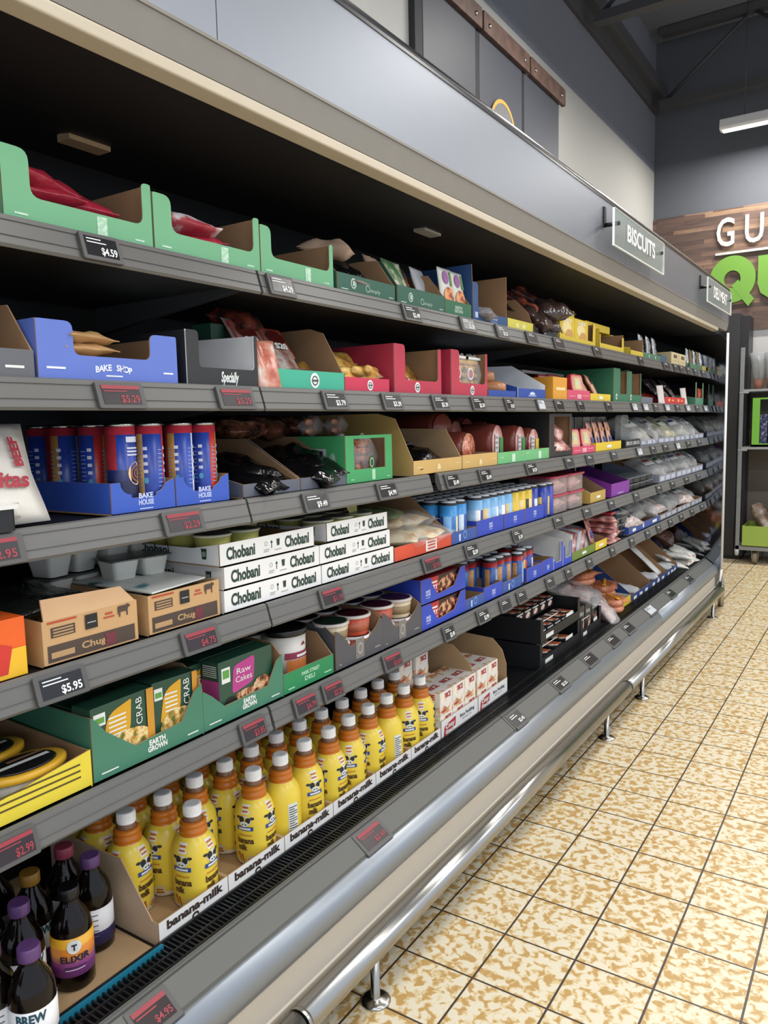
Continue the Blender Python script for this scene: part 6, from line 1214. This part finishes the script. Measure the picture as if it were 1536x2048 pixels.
for k in range(3): bag('silver pouch standing in the green tray, %s from left on the top shelf' % ORD[k], (-.13, (2.70, 2.84, 2.97)[k], SZ[1] + .075), (.115, .12, .03), SILV, (0, PI / 2 - .1, .2), 440 + k, 'pouch', group='silver pouches')
tray('small blue tray between silver pouches and cream boxes', 3.015, 3.15, 1, .04, [(0, .04), (-.3, .05)], '#3a5a78', KRAFT, .33)
for k in range(2): carton('cream box with small dark print, %s of two on the top shelf' % ('left', 'right')[k], (XF, 3.27 + k * .2, SZ[1] + .001), (.16, .19, .075), mat('#cdbf92', .5, var=.02), group='cream boxes', art=lambda g, mp, w, h: (g.rect(mp, w * .3, w * .75, h * .55, h * .82, 0), g.rect(mp, w * .2, w * .85, h * .3, h * .35, 1), [mat('#5a4a34', .5), mat('#b4a47a', .5)])[2])
for k, (a, b, c_) in enumerate(((3.79, 4.0, '#4a7a5e'), (4.01, 4.16, '#4a7a5e'), (4.17, 4.31, '#b8a54a'))): tray(('green tray of black and white pouches, left, far end of the top shelf', 'green tray of black and white pouches, right, far end of the top shelf', 'olive yellow tray of pouches at the very end of the top shelf')[k], a, b, 1, .035, [(0, .035), (-.3, .05)], c_, KRAFT, .33)
for k in range(5): bag('black and silver pouch in the far trays of the top shelf, %s from left' % ORD[k], (-.13, 3.83 + k * .105, SZ[1] + .075), (.12, .09, .03), SILV if k % 2 == 0 else mat('#6e5f3a', .25, bump=.5), (0, PI / 2 - .1, .2), 450 + k, 'pouch', group='far pouches on the top shelf')
bag('dark meat bag hanging in the shade behind the black carton, under the top shelf', (-.27, -.265, SZ[2] + .165), (.10, .12, .05), blotch([(.42, '#2a1a18'), (.56, '#6e3024'), (.68, '#8a4a38')], 18, .25), (0, .3, .3), 460, 'meat bag')

# ------------------------------------------------------------------ price tags
TG = {1: ([(-.827, -.75), (-.38, -.296), (.153, .244), (.481, .578), (.734, .825), (.988, 1.085), (1.255, 1.362), (1.726, 1.829), (2.449, 2.525), (2.956, 3.109), (3.208, 3.311), (3.363, 3.472), (3.556, 3.672), (3.762, 3.886), (4.016, 4.151)], 'bbbbbbbbbbbbbbb', '4.59 4.29 2.49 2.89 3.29'),
 2: ([(-.815, -.718), (-.54, -.438), (-.205, -.113), (.044, .139), (.304, .399), (.552, .644), (.802, .873), (1.085, 1.159), (1.268, 1.36), (1.525, 1.607), (1.91, 1.993), (2.333, 2.424), (2.539, 2.638), (2.763, 2.861), (3.009, 3.117), (3.28, 3.386), (3.552, 3.668), (3.85, 3.962), (4.112, 4.216)], 'rrbbbbbwbbbwwbwbwbw', '5.29 5.29 3.79 3.39 3.39 3.39 4.29'),
 3: ([(-1.07, -.961), (-.691, -.594), (-.289, -.196), (.011, .105), (.375, .46), (.6, .689), (.982, 1.08), (1.385, 1.481), (1.644, 1.738), (2.001, 2.088), (2.437, 2.532), (2.715, 2.822), (2.992, 3.111), (3.3, 3.407), (3.603, 3.721), (3.94, 4.055)], 'rrbbbbbbbbwbbwbb', '2.95 2.29 9.49 4.99 3.49 3.49 4.29'),
 4: ([(-.962, -.869), (-.662, -.568), (-.24, -.148), (.235, .337), (.497, .585), (.86, .944), (1.261, 1.361), (1.61, 1.71), (1.971, 2.057), (2.393, 2.488), (2.86, 2.974), (3.192, 3.295), (3.569, 3.686), (3.934, 4.049)], 'brrrbbbbbbbbbb', '5.95 4.75 1.19 3.95 2.09 1.09'),
 5: ([(-1.05, -.976), (-.519, -.441), (-.347, -.264), (-.241, -.161), (.02, .111), (.349, .419), (.577, .663), (.753, .841), (.898, .98), (1.177, 1.262), (1.395, 1.464), (1.661, 1.736), (2.002, 2.074), (2.331, 2.414), (2.64, 2.724), (2.877, 2.968), (3.161, 3.25), (3.45, 3.548), (3.77, 3.863), (4.093, 4.196)], 'rrrrrbbbbbbbbbbbbbbb', '2.99 3.85 4.79 3.29 3.69 2.49 2.99'),
 0: ([(-.844, -.751), (-.147, -.03), (.78, .883), (1.2, 1.325), (1.56, 1.70), (1.90, 2.04), (2.16, 2.30), (2.58, 2.73), (3.05, 3.2), (3.55, 3.7)], 'rrbbbbbwbb', '4.95 3.49 2.45 3.25')}
SN = {0: 'the bottom front rail', 1: 'the top shelf edge', 2: 'the second shelf edge', 3: 'the third shelf edge', 4: 'the fourth shelf edge', 5: 'the fifth shelf edge'}
NUM = ORD + ['thirteenth', 'fourteenth', 'fifteenth', 'sixteenth', 'seventeenth', 'eighteenth', 'nineteenth', 'twentieth']
for s, (spans, st, pr) in TG.items():
    pr = pr.split()
    for k, (a, b) in enumerate(spans):
        nm = {'b': 'black electronic price tag', 'r': 'red printed electronic price tag', 'w': 'pale electronic price tag'}[st[k]]
        price_tag(s, a, b, '%s on %s, %s from left' % (nm, SN[s], NUM[k]) + (', reading $' + pr[k] if k < len(pr) else ''), '$' + pr[k] if k < len(pr) else '', st[k], 'price tags on ' + SN[s])

# ------------------------------------------------------------------ bread cart by the back wall
GALV = mat('#8d9092', .45, metal=.5, var=.15)
t = thing('shelf_cart', 'grey galvanised rolling shelf cart by the back wall', 'cart', (.35, 6.35, 0))
for x, y in ((-.53, 0), (.53, 0)):
    G().box(x, x + .035, y, y + .02, .10, 2.05).build('post', GALV, t, bevel=.002)
for x, y in ((-.53, .46), (.53, .46)): G().box(x, x + .03, y, y + .02, .10, 2.05).build('post', GALV, t)
for z in (1.10, 1.64):
    G().box(-.50, .53, -.005, .46, z, z + .022).box(-.53, -.45, -.008, .02, z - .015, z).build('shelf', mat('#a0a3a4', .4, metal=.3, var=.08), t)
G().box(-.53, .56, 0, .47, .135, .175).build('base_frame', GALV, t); G().lathe([(.014, 0), (.02, .02), (.02, .06)], 10).build('bumper_foot', mat('#9a9c9d', .5), t, loc=(-.515, .0, .08))
for x in (-.36, .42):
    for y in (.06, .40):
        c = G().tube([(x - .022, y, .058), (x + .022, y, .058)], .057, 18).build('wheel', mat('#7a6e5c', .6), t); G().box(x - .032, x - .026, y - .02, y + .02, .05, .14).box(x + .026, x + .032, y - .02, y + .02, .05, .14).box(x - .032, x + .032, y - .02, y + .02, .128, .14).build('fork', mat('#8a826e', .4, metal=.4), c)
G().box(-.50, .53, .465, .475, .18, 2.0).build('back_sheet', mat('#5e5650', .8, var=.1), t)
cx = .35
tray_g = thing('produce_bin', 'lime green bin at the bottom of the rolling cart', 'bin', (cx - .47, 6.34, .176)); G().frame([(0, 0), (1.0, 0), (1.0, .42), (0, .42)], [(.008, .008), (.992, .008), (.992, .412), (.008, .412)], 'z', 0, .195).box(0, 1.0, 0, .42, 0, .006).build('bin', mat('#8fa848', .5, var=.03), tray_g)
tray_g2 = thing('produce_carton', 'bright green open front carton on the middle shelf of the rolling cart', 'carton', (cx - .42, 6.345, 1.124))
G().frame(low(.5, .455), [(.07, .03), (.43, .03), (.43, .44), (.07, .44)], 'y', 0, .006).box(0, .006, 0, .3, 0, .455).box(.494, .5, 0, .3, 0, .455).box(0, .5, 0, .3, 0, .02).build('carton', mat('#6fae3c', .5, var=.03), tray_g2)
for k in range(3): carton('white lidded punnet of blue berries in the green carton, %s' % ('left', 'middle', 'right')[k], (cx - .29 + k * .075, 6.39, 1.146), (.06, .12, .28), blotch([(.42, '#2a2c48'), (.55, '#4a4e7a'), (.66, '#c9c4bc')], 40, .35), name='punnet', cat='punnet', group='berry punnets')
for k in range(4):
    tt = thing('wrapped_pot', 'foil wrapped potted flower on the top cart shelf, %s from the left' % ORD[k], 'potted plant', (cx - .38 + k * .11, 6.42, 1.665), group='wrapped potted flowers')
    G().lathe([(.036, 0), (.045, .085)], 14).build('pot', mat('#8a5a48', .6, var=.1), tt); G().lathe([(.04, .08), (.06, .2), (.085, .33), (.07, .335), (.04, .2)], 14).build('wrap', mat('#a4a8aa', .12, alpha=.6, var=.2, bump=.9, bscale=20), tt)
    for a in range(4): G().tube([(0, 0, .06), (.02 * math.cos(a * 1.6), .02 * math.sin(a * 1.6), .28)], .004, 5).build('stem', mat('#5a6248', .6), tt)
for k in range(4): bag('brown and white bread bag in the lime bin, %s from the left' % ORD[k], (cx - .32 + k * .16, 6.50 + .05 * (k % 2), .44), (.3, .2, .12), blotch([(.42, '#6a5a4e'), (.55, '#8e7a6a'), (.68, '#b9b0a4')], 14, .35), (.2, PI / 2 - .5, .5 * (k % 2)), 470 + k, 'bread bag', group='bread bags in the lime bin')
